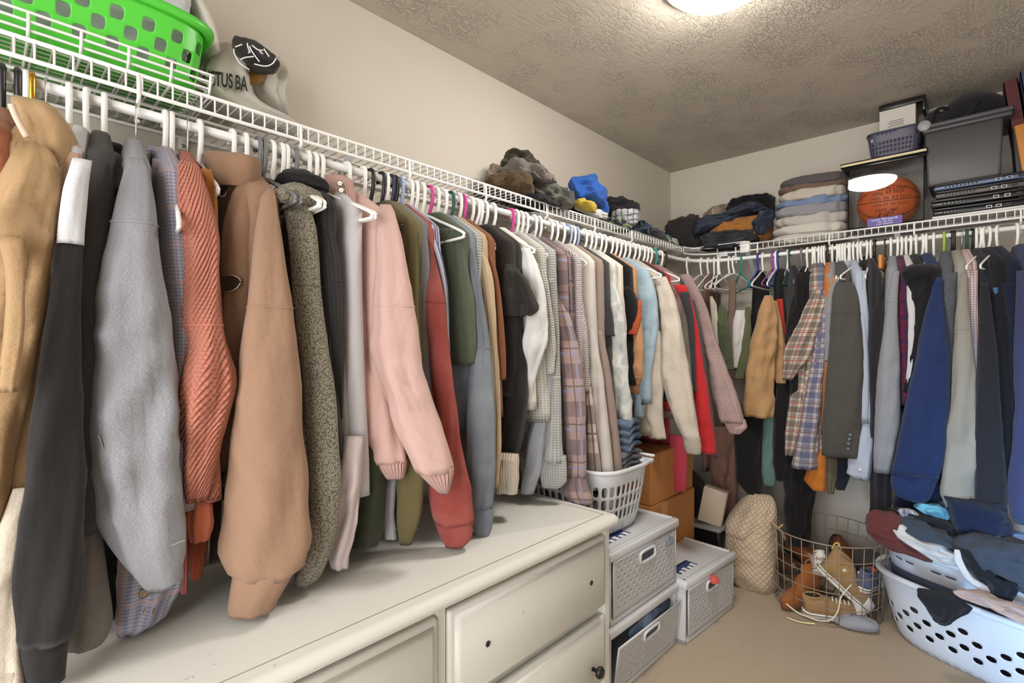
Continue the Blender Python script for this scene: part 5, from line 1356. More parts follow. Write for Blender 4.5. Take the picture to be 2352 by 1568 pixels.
from mathutils import Euler, Matrix
def shoe(label, c, yaw, pitch, roll, upper, L=0.27, high=False, toe=None, sole=None, lace=None, tab=None, patch=False, name='sneaker', boot=False, heelmat=None, lettering=None, slip=False):
    """shoe along +x (toe), sole at z=0, centre of the sole at c"""
    R = np.array(Euler((roll, pitch, yaw)).to_matrix())
    c = np.array(c, float)
    root = thing(name, label, 'shoe', c)
    def T(v): return np.asarray(v) @ R.T + c
    def width(f):   # half width of the sole along the shoe
        return L * (0.115 + 0.035 * math.sin(PI * min(1, f * 1.15)) + 0.03 * max(0, math.sin(PI * (f - 0.35) / 0.65) if f > 0.35 else 0)) * (min(1, (1 - (max(0, f - 0.78) / 0.225) ** 2.2)) ** 0.5 if f > 0.78 else min(1, (0.35 + f * 9)) if f < 0.07 else 1)
    st = 0.022
    n = 20
    out = []
    fs = np.linspace(0, 1, n)
    pts = [(L * (f - 0.5), max(width(f), 0.004)) for f in fs]
    outline = np.array([(x, w) for x, w in pts] + [(x, -w) for x, w in pts[::-1]])
    sr = [np.concatenate([outline * k, np.full((len(outline), 1), z)], 1) for k, z in ((0.96, 0.0), (1.03, 0.004), (1.03, st), (0.97, st + 0.002))]
    v, f = loft(np.array(sr)); mesh('sole', (T(v), f), sole or plastic('white_rubber', (226, 222, 214), 0.6), root)
    if sole is None or not boot:
        ln = np.concatenate([outline * 1.04, np.full((len(outline), 1), st * 0.72)], 1)
        mesh('sole_stripe', (T(tube(ln, 0.0016, 5, True)[0]), tube(ln, 0.0016, 5, True)[1]), M_hole, root)
    hh = 0.145 if boot else (0.115 if high else 0.075)
    def height(f):
        if slip: return 0.055 if f > 0.3 else 0.05
        if f < 0.34: return hh
        if f < 0.62:
            k = (f - 0.34) / 0.28
            return hh + (0.058 - hh) * (k * k * (3 - 2 * k))
        return 0.058 - 0.026 * ((f - 0.62) / 0.38) ** 1.6
    def rings(f0, f1, m, infl=1.0):
        rs = []
        for f in np.linspace(f0, f1, m):
            w = max(width(f), 0.006) * 0.97 * infl; h = height(f) * (1.0 if infl == 1.0 else 1.04)
            a = np.linspace(0, PI, 13)
            x = L * (f - 0.5)
            lean = -0.02 * (1 - f) if not slip else 0
            top = 0.55 if f < 0.34 else 0.75
            ring = [(x + lean * math.sin(q) ** 2 * (h / 0.1), w * math.copysign(abs(math.cos(q)) ** top, math.cos(q)), st * 0.8 + h * abs(math.sin(q)) ** 0.7) for q in a]
            rs.append(ring)
        return np.array(rs)
    rg = rings(0.015, 0.985, 26)
    v, f = loft(rg); mesh('upper', (T(v), f), upper, root, uv=loft_uv(rg, f))
    # dark disc painted as the shade inside the ankle
    a = np.arange(20) / 20 * 2 * PI
    if not slip:
        op = np.stack([L * (0.185 - 0.5) - 0.012 * (hh / 0.1) * 1.3 + L * 0.145 * np.cos(a), width(0.2) * 0.62 * np.sin(a), np.full(20, st * 0.8 + hh + 0.001)], 1)
        mesh('opening_shade', (T(op), [tuple(range(20))]), fab((50, 42, 38), 'plain'), root)
        mesh('collar_edge', (T(tube(op, 0.005, 6, True)[0]), tube(op, 0.005, 6, True)[1]), upper, root, uv=None)
    if toe is not None:
        tr = rings(0.80, 0.988, 8, 1.03)
        v, f = loft(tr); mesh('toe_cap', (T(v), f), toe, root)
    if lace is not None:
        for k in range(5):
            f = 0.44 + k * 0.065
            x = L * (f - 0.5); z = st * 0.8 + height(f) + 0.003; w = width(f) * 0.42
            tb = tube(smooth_path([(x, -w, z - 0.006), (x + 0.004, 0, z + 0.002), (x + 0.012, w, z - 0.008)], 10), 0.0032, 6)
            mesh('lace', (T(tb[0]), tb[1]), lace, root)
    if tab is not None:
        x = L * (0.02 - 0.5) - 0.02
        tb = tube(smooth_path([(x, 0.005, hh), (x - 0.008, 0.004, hh + 0.03), (x + 0.002, 0, hh + 0.04), (x + 0.008, -0.004, hh + 0.025)], 12), 0.004, 6)
        mesh('pull_tab', (T(tb[0]), tb[1]), tab, root)
    if patch:
        a = np.arange(20) / 20 * 2 * PI
        for nm, rr, dz, m in (('ankle_patch', 0.024, 0.0, fab((176, 140, 84), 'plain')), ('patch_star', 0.012, 0.0015, plastic('silver_print', (220, 220, 216), 0.4))):
            yv = -width(0.25) * 0.97 - 0.0015 - dz
            k = np.array([1.0, 0.45] * 10) if nm == 'patch_star' else np.ones(20)
            pv = np.stack([L * (0.24 - 0.5) + rr * k * np.cos(a), np.full(20, yv), st + hh * 0.55 + rr * k * np.sin(a)], 1)
            mesh(nm, (T(pv), [tuple(range(20))]), m, root)
    if lettering:
        # on the back of the heel
        text_mesh('lettering', lettering, 0.026, lambda x, y: T(np.array([[L * (0.0 - 0.5) - 0.017, -x, y + st + 0.022]]))[0], M_hole, root)
    return root
vb = np.array([0.953, 0.301, 0.0])            # from the camera to the basket
rb = np.array([0.301, -0.953, 0.0])           # to the right in the picture
def inb(px, py, dep):                          # point in the basket seen at px,py; dep in front (-) of or behind (+) its middle
    return hit(px, py, bc + vb * dep, vb)
YR = math.atan2(rb[1], rb[0])
LACE = plastic('off_white_lace', (224, 218, 206), 0.8)
SUEDE = fab((172, 102, 44), 'plain'); TANC = fab((176, 142, 98), 'plain'); WHL = plastic('white_leather', (222, 218, 212), 0.5)
c_ = inb(1842, 1402, -0.09); c_[2] = 0.03
shoe('rust suede ankle boot at the left front of the wire basket', c_, YR + 0.75 + PI, 0.22, 0.0, SUEDE, 0.235, boot=True, sole=plastic('brown_rubber', (110, 70, 40), 0.7), name='ankle_boot')
c_ = inb(1932, 1355, -0.12)
shoe('tan canvas high-top with star patch and yellow tab, tilted toe down', c_, YR + 0.1, 0.72, 0.0, TANC, 0.27, high=True, toe=WHL, lace=LACE, tab=plastic('yellow_tab', (206, 190, 90), 0.6), patch=True)
c_ = inb(1915, 1418, -0.16); c_[2] = 0.02
shoe('tan canvas shoe with white toe cap lying flat at the basket front', c_, YR + 0.25, 0.0, 0.15, TANC, 0.26, toe=WHL, lace=LACE)
c_ = inb(1878, 1322, -0.03)
shoe('white leather sneaker with lettered heel standing behind the suede boot', c_, math.atan2(vb[1], vb[0]) + 0.15, 0.55, 0.0, WHL, 0.24, lettering='NIKE')
c_ = inb(1990, 1345, -0.03)
shoe('blue grey and orange running shoe at the right side of the basket', c_, YR + 1.2, 0.1, 0.2, fab((104, 112, 146), 'plain'), 0.25, toe=fab((196, 104, 70), 'plain'), lace=plastic('orange_lace', (214, 110, 70), 0.7))
c_ = inb(1855, 1290, 0.08)
shoe('brown leather loafer at the back left of the basket', c_, YR - 0.6, 0.3, 0.2, plastic('brown_leather', (120, 70, 38), 0.35), 0.26, sole=plastic('dark_sole', (40, 30, 26), 0.6), name='loafer')
c_ = inb(1810, 1310, 0.02)
shoe('dark brown leather shoe leaning at the left side of the basket', c_, YR - 1.2, -0.3, 0.3, plastic('dark_leather', (66, 42, 34), 0.35), 0.25, sole=plastic('dark_sole', (40, 30, 26), 0.6), name='loafer')
c_ = inb(1930, 1290, 0.10)
shoe('chestnut leather shoe standing toe up at the back of the basket', c_, YR + 1.9, -1.0, 0.1, plastic('chestnut_leather', (100, 60, 42), 0.35), 0.25, sole=plastic('dark_sole', (40, 30, 26), 0.6), name='loafer')
lump('cap', 'dark grey felt cap lying at the back right of the basket', 'cap', inb(1985, 1300, 0.10), (0.09, 0.09, 0.06), fab((74, 66, 64), 'plain'), 41, amp=0.08)
c_ = inb(1970, 1432, -0.20); c_[2] = 0.012
lump('grey_slipper', 'pale grey soft slipper under the basket front wires', 'slipper', c_, (0.045, 0.085, 0.035), fab((166, 168, 180), 'plain'), 43, rz=0.3, amp=0.15)
lp = [inb(1806, 1386, -0.24), inb(1830, 1405, -0.25), inb(1850, 1414, -0.25), inb(1880, 1424, -0.25), inb(1906, 1424, -0.25), inb(1924, 1404, -0.24), inb(1932, 1370, -0.23), inb(1956, 1342, -0.20)]
for q in lp: q[2] = max(q[2], 0.006)
tag(mesh('shoelace', tube(smooth_path(lp, 60), 0.0032, 6), LACE), 'long loose off-white shoelace trailing along the basket front', 'shoelace')
lp = [inb(1808, 1404, -0.245), inb(1830, 1410, -0.26), inb(1850, 1416, -0.26), inb(1872, 1424, -0.25)]
for q in lp: q[2] = 0.008
tag(mesh('shoelace', tube(smooth_path(lp, 30), 0.0036, 6), plastic('yellow_lace', (226, 218, 170), 0.8)), 'pale yellow shoelace end on the carpet by the basket', 'shoelace')

# ------------------------------------------------------------------ two laundry baskets at the right
M_bw = plastic('cool_white_plastic', (208, 211, 218), 0.35)
RZB = math.atan2(-0.927, -0.375) + PI
def oval_hole(i, j):
    if j in (2, 3, 4, 5):
        if j == 5 and i % 9 in (3, 4, 5): return None
        return (0.80, 0.74, 2) if (i + j) % 2 == 0 else None
    return None
lb, lfn = basket('laundry_basket', 'big white laundry basket with oval holes at the lower right', 'basket', (-0.47, -1.60, 0.0), 0.285, (0.36, 0.245), (0.29, 0.19), RZB, M_bw, 46, 9, oval_hole, n=3.2, rim=0.014, rimw=1.0)
def slit(i, j): return (0.75, 0.16, 4) if (j == 4 and i % 3 != 0) else None
ub, ufn = basket('laundry_basket', 'collapsible white basket with dark band, stacked in the lower one', 'basket', (-0.40, -1.58, 0.17), 0.22, (0.33, 0.225), (0.28, 0.18), RZB, M_bw, 36, 6, slit, n=3.2, rim=0.012, rimw=1.0)
rings = []
for i in range(72):
    u = i / 72
    a_, b_ = ufn(u, 0.30), ufn(u, 0.55)
    cc = np.array([-0.40, -1.58, 0])
    d = a_ - cc; d[2] = 0; d /= np.linalg.norm(d)
    rings.append([a_ + d * 0.003, a_ + d * 0.009, b_ + d * 0.009, b_ + d * 0.003])
rings.append(rings[0])
mesh('band', loft(np.array(rings), False, False), plastic('slate_band', (84, 94, 112), 0.45), ub)
vl = np.array([0.98, 0.18, 0.0]); vl /= np.linalg.norm(vl)
el = np.cross(vl, UP)
bl = np.array([-0.47, -1.58, 0.0])
def cloth(name, label, cat, rows, dep, mat, th, folds=1.4, NR=36, NA=48, sq=0.85):
    SEED[0] += 1
    root, _ = sleeve_mesh(name, rows, bl + vl * dep, el, vl, mat, None, th, NR=NR, NA=NA, folds=folds, open_end=False, sq=sq, crump=min(0.02, th * 0.4))
    return tag(root, label, cat)
cloth('maroon_tee', 'maroon tee draped over the left end of the upper basket', 'shirt', [1176,2010,2052, 1186,2000,2068, 1200,1993,2076, 1220,1992,2090, 1240,1998,2110, 1262,2030,2124, 1280,2090,2138, 1288,2118,2140], -0.10, fab((112, 56, 54), 'plain'), 0.08)
cloth('white_shirt', 'white cotton shirt across the front of the upper basket pile', 'shirt', [1204,2044,2070, 1220,2038,2100, 1240,2060,2150, 1260,2090,2200, 1280,2120,2212, 1292,2140,2214], -0.13, fab((226, 224, 222), 'plain'), 0.07)
cloth('slate_shorts', 'slate blue shorts lying on the white shirt', 'shorts', [1190,2066,2096, 1204,2064,2140, 1222,2068,2184, 1240,2100,2210, 1254,2150,2214], -0.10, fab((64, 78, 94), 'plain'), 0.09)
cloth('navy_fleece', 'navy cloth heap hanging down in the middle of the pile', 'clothes', [1150,2170,2300, 1180,2180,2310, 1210,2190,2320, 1235,2200,2300, 1256,2216,2262], -0.06, fab((28, 38, 66), 'plain'), 0.12)
cloth('black_jeans', 'black jeans folded behind the slate shorts', 'jeans', [1172,2030,2110, 1186,2080,2170, 1204,2110,2200, 1222,2150,2220], -0.02, fab((32, 32, 40), 'plain'), 0.10)
cloth('aqua_shirt', 'bright aqua cloth at the back of the laundry pile', 'shirt', [1160,2110,2172, 1170,2100,2174, 1186,2130,2176, 1202,2150,2172], 0.0, fab((110, 190, 220), 'plain'), 0.07)
cloth('grey_striped_cloth', 'white and grey crumpled cloth left of the aqua one', 'clothes', [1170,2066,2096, 1180,2064,2110, 1192,2068,2104], -0.05, fab((206, 206, 214), 'camo', (170, 172, 186), (120, 124, 140), s=0.5), 0.04)
cloth('blue_dress_shirt', 'sky blue dress shirt edge at the right of the pile', 'shirt', [1224,2290,2352, 1232,2262,2370, 1244,2256,2380, 1256,2300,2380], -0.08, fab((120, 160, 214), 'plain'), 0.05)
cloth('grey_sweater', 'grey blue heather sweater, big heap at the right of the pile', 'sweater', [1240,2240,2400, 1256,2204,2400, 1275,2196,2400, 1300,2210,2400, 1320,2240,2400, 1338,2270,2400, 1350,2300,2400], -0.17, fab((74, 82, 96), 'heather', (56, 62, 74)), 0.10, folds=2.6)
cloth('white_sock_strap', 'white strap of cloth with black lining hanging over the front', 'clothes', [1262,2192,2204, 1285,2190,2212, 1305,2200,2222, 1325,2212,2236, 1342,2230,2270, 1356,2248,2282], -0.25, fab((222, 218, 218), 'plain'), 0.016)
cloth('black_cloth', 'black cloth between the white strap and grey sweater', 'clothes', [1264,2206,2226, 1290,2214,2260, 1310,2222,2280, 1330,2238,2284, 1344,2256,2276], -0.235, fab((30, 30, 36), 'plain'), 0.02)
cloth('black_shorts', 'black shorts hanging over the rim of the lower basket', 'shorts', [1352,2110,2140, 1362,2107,2200, 1380,2110,2232, 1400,2126,2218, 1420,2142,2192, 1434,2156,2172], -0.33, fab((36, 36, 42), 'plain'), 0.02, folds=1.4)
cloth('blush_gauze', 'blush gauze top draped over the lower basket rim', 'top', [1356,2200,2236, 1368,2192,2300, 1382,2200,2352, 1396,2240,2390, 1412,2290,2400, 1424,2330,2400], -0.33, fab((206, 180, 170), 'plain'), 0.03, folds=2.5)
cloth('dark_shirt_roll', 'black roll of cloth along the right part of the lower rim', 'clothes', [1330,2260,2330, 1346,2268,2330, 1364,2270,2322, 1380,2290,2320], -0.25, fab((26, 28, 38), 'plain'), 0.03)
lump('dark_laundry', 'dark laundry filling the lower basket, seen through its holes', 'clothes', (-0.47, -1.60, 0.01), (0.17, 0.23, 0.11), fab((44, 46, 56), 'plain'), 51, amp=0.08)
lump('laundry_heap', 'navy laundry filling the upper collapsible basket', 'clothes', (-0.38, -1.58, 0.20), (0.19, 0.27, 0.15), fab((34, 40, 60), 'plain'), 53, amp=0.16)
# ------------------------------------------------------------------ left shelf: wire tray, green basket, bags, heaps
zt = ZD + 0.006
tr = thing('wire_tray', 'flat white wire tray on the left shelf, under the green basket', 'tray', (-3.5, -0.16, zt))
TX1 = -2.905
def traypath(off, z):
    y0 = -0.285 - off
    return smooth_path([(-4.12, y0, z), (TX1 - 0.10, y0, z), (TX1 - 0.03 + off, y0 + 0.004, z), (TX1 + off, y0 + 0.035, z), (TX1 + off, -0.10, z), (TX1 + off, -0.02, z)], 60)
for off, z in ((0.0, zt + 0.004), (0.006, zt + 0.018), (0.012, zt + 0.032), (0.018, zt + 0.046)):
    mesh('side_wire', tube(traypath(off, z), 0.0028, 6), M_wire, tr)
for k in range(14):
    y = -0.285 + k * 0.0195
    mesh('base_wire', seg((-4.12, y, zt + 0.003), (TX1, y, zt + 0.003), 0.0018, 6), M_wire, tr)
for k in range(17):
    x = -4.1 + k * 0.075
    mesh('cross_wire', tube([(x, -0.02, zt), (x, -0.285, zt), (x, -0.297, zt + 0.02), (x, -0.303, zt + 0.048)], 0.0028, 6), M_wire, tr)
M_green = plastic('bright_green_plastic', (88, 206, 66), 0.35)
def ghole(i, j):
    if j == 2: return (0.70, 0.86, 4) if i % 2 == 0 else None
    if j == 1: return (0.70, 0.86, 4) if i % 2 == 1 else None
    return None
def ghole2(i, j): return (0.84, 0.88, 4) if 1 <= j <= 3 and (i + j) % 2 else None
gb, gfn = basket('laundry_basket', 'bright green plastic laundry basket on the left shelf', 'basket', (-3.23, -0.165, zt + 0.008), 0.155, (0.335, 0.128), (0.315, 0.10), 0.0, M_green, 62, 5, ghole2, n=6.0, rim=0.012, rimw=1.1)
wbn, wfn = basket('white_bin', 'white plastic bin standing in the green basket', 'bin', (-3.118, -0.16, zt + 0.03), 0.26, (0.21, 0.085), (0.19, 0.075), 0.0, M_bw, 20, 6, lambda i, j: (0.8, 0.5, 2) if (j == 4 and i % 10 == 4) else None, n=4.0, rim=0.006)
# curved pale tub rim leaning behind
a = np.linspace(-0.2, 1.5, 14)
rings = []
for q in a:
    cx, cz = -2.985 + 0.12 * math.sin(q), zt + 0.15 + 0.16 * math.cos(q)
    rings.append([(cx, -0.05, cz), (cx, -0.20, cz), (cx + 0.016 * math.sin(q), -0.20, cz + 0.016 * math.cos(q)), (cx + 0.016 * math.sin(q), -0.05, cz + 0.016 * math.cos(q))])
tag(mesh('tub_lid', loft(np.array(rings)), plastic('bone_plastic', (214, 210, 200), 0.4)), 'curved bone-white tub lid behind the white bin', 'lid')
lump('clear_package', 'crumpled clear plastic package under the green basket', 'package', (-3.42, -0.2, zt + 0.008), (0.10, 0.06, 0.02), plastic('smoky_film', (150, 154, 158), 0.15), 61, freq=4)
# paper bag
PAPER = fab((216, 208, 196), 'satin')
pb = thing('paper_bag', 'white paper shopping bag with black lettering, on the left shelf', 'bag', (-2.75, -0.17, ZD + 0.006))
SP = np.array([-2.75, -0.17, 0]); wv_ = SP - CAM; wv_[2] = 0; wv_ /= np.linalg.norm(wv_); ep = np.cross(wv_, UP)
def pbag(name, rows, dep, mat, th, folds=1.0, NR=22, sq=0.7):
    return sleeve_mesh(name, rows, SP + wv_ * dep, ep, wv_, mat, pb, th, NR=NR, NA=30, folds=folds, open_end=False, sq=sq, crump=0.010)[0]
pbag('bag_front', [108,505,560, 125,490,568, 160,474,570, 200,466,572, 228,466,592, 250,470,625, 268,500,660, 290,560,700, 304,620,720, 318,660,690], 0.0, PAPER, 0.055, 1.0)
pbag('bag_side', [128,600,640, 145,585,656, 168,578,669, 190,578,664, 215,578,660, 240,600,664, 262,640,662], 0.07, PAPER, 0.05, 1.4)
pbag('bag_roll', [91,564,574, 98,550,588, 106,534,602, 120,534,618, 134,540,630, 146,550,638, 154,562,636, 160,572,628], -0.03, fab((40, 34, 32), 'satin'), 0.04, 1.0)
mesh('bag_mouth', (np.array([hit(x, y, SP - wv_ * -0.018, wv_) for x, y in ((569, 164), (606, 166), (612, 176), (600, 190), (570, 198))]), [(0, 1, 2, 3, 4)]), plastic('mustard_inside', (150, 112, 50), 0.8), pb)
def onbag(px0, py0, slope):
    def fn(x, y):
        px = px0 + x; py = py0 + x * slope - y
        return hit(px, py, SP - wv_ * 0.058, wv_)
    return fn
text_mesh('lettering', 'USTUS', 46, onbag(501, 197, 0.16), M_hole, pb, scx=0.50, bold=1.3)
text_mesh('lettering', 'BA', 46, onbag(554, 206, 0.16), M_hole, pb, scx=0.50, bold=1.3)
for pts in (((537, 112), (538, 122), (548, 142), (560, 152), (573, 160)), ((584, 147), (610, 152), (626, 146), (634, 134)), ((568, 99), (570, 110), (574, 119), (570, 121)), ((573, 106), (580, 120), (596, 142)), ((552, 137), (564, 132), (583, 130)), ((579, 104), (592, 114), (604, 116)), ((596, 118), (604, 124)), ((606, 112), (618, 130)), ((540, 108), (556, 102))):
    mesh('line_print', tube(smooth_path([hit(x, y, SP - wv_ * 0.083, wv_) for x, y in pts], 12), 0.0016, 5), M_paper, pb)

# clothes heaps on the left shelf; each piece drawn on a vertical plane through the shelf
def heap(name, label, cat, px, rows, dy, mat, th, folds=2.2, sq=0.85, rack='L', NR=46, crump=0.024):
    S = at(px, HZ, y=-0.16 + dy) if rack == 'L' else at(px, HZ, x=-0.16 + dy)
    w = S - CAM; w[2] = 0; w /= np.linalg.norm(w)
    o, _ = sleeve_mesh(name, rows, S, np.cross(w, UP), w, mat, None, th, NR=NR, NA=64, folds=folds * 0.7, open_end=False, sq=sq, crump=crump)
    return tag(o, label, cat)
OD = fab((62, 56, 42), 'plain'); OD2 = fab((84, 66, 42), 'plain'); GRY = fab((122, 112, 106), 'plain'); KH = fab((78, 76, 66), 'satin')
heap('fur_trim', 'tan fur trim behind the dark heap on the left shelf', 'trim', 1135, [380,1130,1150, 400,1120,1150, 420,1118,1150], 0.06, fab((170, 148, 128), 'sherpa'), 0.03)
heap('dark_jacket', 'dark olive jacket on top of the left shelf heap', 'jacket', 1195, [343,1180,1198, 352,1164,1212, 368,1156,1222, 385,1156,1240, 405,1190,1262, 425,1240,1278, 436,1266,1280], 0.0, OD, 0.07)
heap('grey_sleeve', 'taupe grey shirt lying under the dark olive jacket', 'shirt', 1200, [370,1180,1206, 382,1156,1226, 396,1142,1250, 410,1150,1268, 426,1230,1274], -0.04, GRY, 0.07)
heap('brown_hoodie', 'dark brown hoodie at the left of the shelf heap', 'hoodie', 1170, [398,1150,1200, 412,1130,1215, 426,1116,1220, 440,1120,1225, 452,1150,1220], -0.07, OD2, 0.09, 2.6)
heap('olive_coat', 'smooth olive grey coat sloping over the shelf rail', 'coat', 1245, [404,1190,1222, 420,1210,1262, 440,1214,1284, 458,1222,1300, 474,1245,1312, 482,1280,1310], -0.08, KH, 0.07, 1.2)
heap('black_trousers', 'black trousers flat at the bottom of the left shelf heap', 'trousers', 1160, [440,1096,1130, 452,1090,1200, 462,1110,1260, 474,1180,1290], 0.0, fab((40, 40, 44), 'plain'), 0.10)
heap('grey_knit', 'grey green knit cuff between the olive coat and blue hoodie', 'sweater', 1300, [430,1284,1306, 445,1276,1312, 462,1280,1318, 478,1290,1316], -0.03, fab((106, 106, 98), 'rib'), 0.06)
BLU = fab((36, 96, 186), 'plain')
heap('blue_hoodie', 'bright royal blue hoodie crumpled on the left shelf', 'hoodie', 1348, [400,1352,1362, 412,1318,1370, 426,1304,1376, 440,1308,1390, 454,1312,1394, 468,1330,1392, 482,1370,1396, 494,1380,1396], -0.02, BLU, 0.10, 3.0)
heap('yellow_shirt', 'yellow shirt edge under the blue hoodie', 'shirt', 1340, [460,1314,1330, 470,1314,1366, 480,1330,1370, 488,1350,1368], -0.07, fab((214, 186, 60), 'plain'), 0.05)
heap('white_tee', 'white tee edge under the yellow shirt', 'shirt', 1345, [476,1318,1350, 486,1320,1366, 494,1350,1390, 506,1366,1392], -0.05, fab((214, 212, 210), 'plain'), 0.06)
heap('black_fleece', 'black fleece under the white tee on the left shelf', 'fleece', 1330, [478,1300,1340, 490,1310,1370, 502,1330,1384, 512,1350,1384], -0.01, fab((34, 33, 35), 'plain'), 0.10)
heap('charcoal_shorts', 'charcoal shorts rounded heap right of the blue hoodie', 'shorts', 1425, [458,1390,1440, 468,1384,1458, 480,1390,1466, 492,1396,1466, 500,1400,1460], 0.0, fab((48, 46, 50), 'plain'), 0.09)
heap('plaid_shorts', 'white shorts with dark grid lines under the charcoal shorts', 'shorts', 1430, [486,1410,1460, 496,1404,1464, 506,1410,1462, 518,1420,1460], -0.04, fab((206, 206, 208), 'windowpane', (60, 62, 80), (120, 120, 130), s=2.0), 0.08, 1.4)
heap('lime_print_shorts', 'lime and navy patterned shorts on the left shelf', 'shorts', 1412, [504,1392,1424, 514,1390,1440, 524,1400,1448, 532,1420,1446], -0.08, fab((60, 70, 80), 'camo', (150, 170, 110), (30, 36, 50), s=0.6), 0.05)
heap('navy_print_shorts', 'navy patterned swim shorts further along the left shelf', 'shorts', 1460, [510,1440,1480, 520,1436,1496, 532,1450,1510, 542,1470,1505], -0.03, fab((34, 42, 62), 'camo', (70, 90, 110), (120, 130, 110), s=0.6), 0.08)
heap('grey_shorts', 'grey shorts low on the left shelf near the corner', 'shorts', 1490, [528,1470,1500, 536,1472,1520, 546,1486,1530, 554,1500,1528], -0.02, fab((82, 80, 82), 'plain'), 0.08)
heap('green_print_shorts', 'green and white patterned shorts near the corner of the left shelf', 'shorts', 1530, [542,1506,1540, 552,1510,1552, 562,1524,1560, 570,1540,1560], -0.03, fab((60, 110, 96), 'camo', (200, 206, 200), (30, 60, 60), s=0.6), 0.07)
heap('blue_shorts', 'blue athletic shorts at the corner end of the left shelf', 'shorts', 1548, [536,1520,1560, 546,1534,1570, 558,1548,1576, 570,1558,1578], 0.0, fab((28, 72, 140), 'plain'), 0.07)
# far shelf heaps
heap('black_hoodie_heap', 'dark grey jacket heaped in the room corner on the shelf', 'jacket', 1575, [496,1568,1604, 508,1540,1612, 524,1532,1618, 540,1536,1612, 556,1560,1612, 576,1580,1606], -0.12, fab((54, 50, 50), 'plain'), 0.12, 2.6, rack='R')
heap('tan_patterned_shirt', 'tan patterned shirt behind the jeans on the far shelf', 'shirt', 1650, [474,1640,1670, 486,1624,1690, 500,1616,1700, 516,1620,1700], 0.06, fab((170, 150, 130), 'camo', (140, 120, 104), (186, 168, 148)), 0.07, rack='R')
heap('black_cloth_pile', 'black clothes on top behind the folded jeans of the far shelf', 'clothes', 1710, [452,1700,1760, 462,1672,1776, 476,1664,1778, 490,1680,1778], 0.05, fab((32, 30, 32), 'plain'), 0.08, rack='R')
heap('orange_trousers', 'ochre orange trousers under the blue jeans on the far shelf', 'trousers', 1710, [498,1700,1740, 510,1660,1766, 524,1620,1772, 540,1640,1774, 556,1744,1772], -0.05, fab((178, 118, 52), 'plain'), 0.09, rack='R')
heap('blue_jeans', 'blue jeans thrown across the ochre trousers on the far shelf', 'jeans', 1690, [466,1716,1736, 478,1684,1754, 490,1640,1764, 502,1600,1700, 514,1594,1690, 526,1592,1660, 538,1596,1622], -0.10, JD, 0.07, 1.8, rack='R')
heap('jeans_leg', 'blue jeans leg hanging at the right of the ochre trousers', 'jeans', 1755, [482,1752,1776, 496,1740,1778, 512,1730,1776, 528,1734,1766, 538,1740,1756], -0.12, JD, 0.04, 1.5, rack='R')
heap('dark_jeans', 'dark washed jeans at the bottom of the far shelf pile', 'jeans', 1680, [534,1620,1740, 546,1606,1744, 560,1606,1742, 572,1610,1700], -0.11, fab((48, 52, 62), 'denim', (34, 36, 44), (80, 86, 98)), 0.08, 1.6, rack='R')
folds_ = [((1870, 540, 560), (206, 200, 190), 'bottom cream pair of folded trousers, striped edge'), ((1865, 520, 540), (212, 206, 196), 'second cream pair from the bottom of the folded stack'), ((1862, 497, 521), (196, 188, 180), 'third pair from the bottom, pale stone folded trousers'), ((1862, 476, 499), (152, 152, 158), 'mid grey folded trousers in the tall stack'), ((1858, 458, 478), (122, 142, 178), 'pale blue folded shirt in the tall stack'), ((1860, 440, 462), (202, 192, 180), 'pale beige folded trousers near the top of the stack'), ((1862, 424, 444), (122, 100, 84), 'brown folded trousers below the top of the stack'), ((1866, 410, 430), (96, 90, 92), 'charcoal folded trousers on top of the tall stack')]
for k, ((px, y0, y1), rgb, lab) in enumerate(folds_):
    dx = (nz(k * 3.3, 1.0)) * 12
    l, r = 1772 + dx + k * 2.5, 1944
    rows = [y0 - 2, l + 40, r - 10, y0 + 3, l + 12, r, (y0 + y1) / 2, l + 2, r + 2, y1 - 3, l + 8, r, y1 + 1, l + 26, r - 10]
    heap('folded_trousers', lab, 'trousers' if 'shirt' not in lab else 'shirt', 1860, rows, -0.02 - 0.012 * (k % 2), fab(rgb, 'plain'), 0.105, 1.2, 0.6, 'R', 18, 0.005)['group'] = 'folded stack on the far shelf'
tag(mesh('wall_plate', box(at(1660, 585, x=-0.30) + np.array([-0.012, -0.030, -0.012]), at(1660, 585, x=-0.30) + np.array([0.012, 0.030, 0.016]), 0.003), M_bw), 'white plastic connector box clipped on the corner rail', 'connector')

# ------------------------------------------------------------------ basketball in its case
g = G('clear_acrylic')
g.col((1, 1, 1, 1)); g.b.inputs['Roughness'].default_value = 0.02
g.b.inputs['Transmission Weight'].default_value = 1.0; g.b.inputs['IOR'].default_value = 1.25
g.col(g.mix(g.noise(g.coord('Object'), 5.0), (0.93, 0.94, 0.95, 1), (1, 1, 1, 1)))
M_acr = g.m
cy0, cy1 = -1.372, -1.078
cz0, cz1 = ZD + 0.006, ZD + 0.302
cx0, cx1 = -0.298, -0.012
case = thing('display_case', 'clear acrylic display case holding a signed basketball on the far shelf', 'display case', ((cx0 + cx1) / 2, (cy0 + cy1) / 2, cz0))
def pane(lo, hi): mesh('pane', box(lo, hi), M_acr, case, smooth=False)
t = 0.003
pane((cx0, cy0, cz0), (cx0 + t, cy1, cz1)); pane((cx1 - t, cy0, cz0), (cx1, cy1, cz1))
pane((cx0 + t, cy0, cz0), (cx1 - t, cy0 + t, cz1)); pane((cx0 + t, cy1 - t, cz0), (cx1 - t, cy1, cz1))
mesh('case_floor', box((cx0 + t, cy0 + t, cz0), (cx1 - t, cy1 - t, cz0 + 0.006)), plastic('smoke_mirror', (120, 118, 112), 0.1), case, smooth=False)
mesh('case_top', join(box((cx0 - 0.004, cy0 - 0.004, cz1), (cx1, cy1 + 0.022, cz1 + 0.012), 0.003)), plastic('gloss_black', (18, 17, 17), 0.15), case)
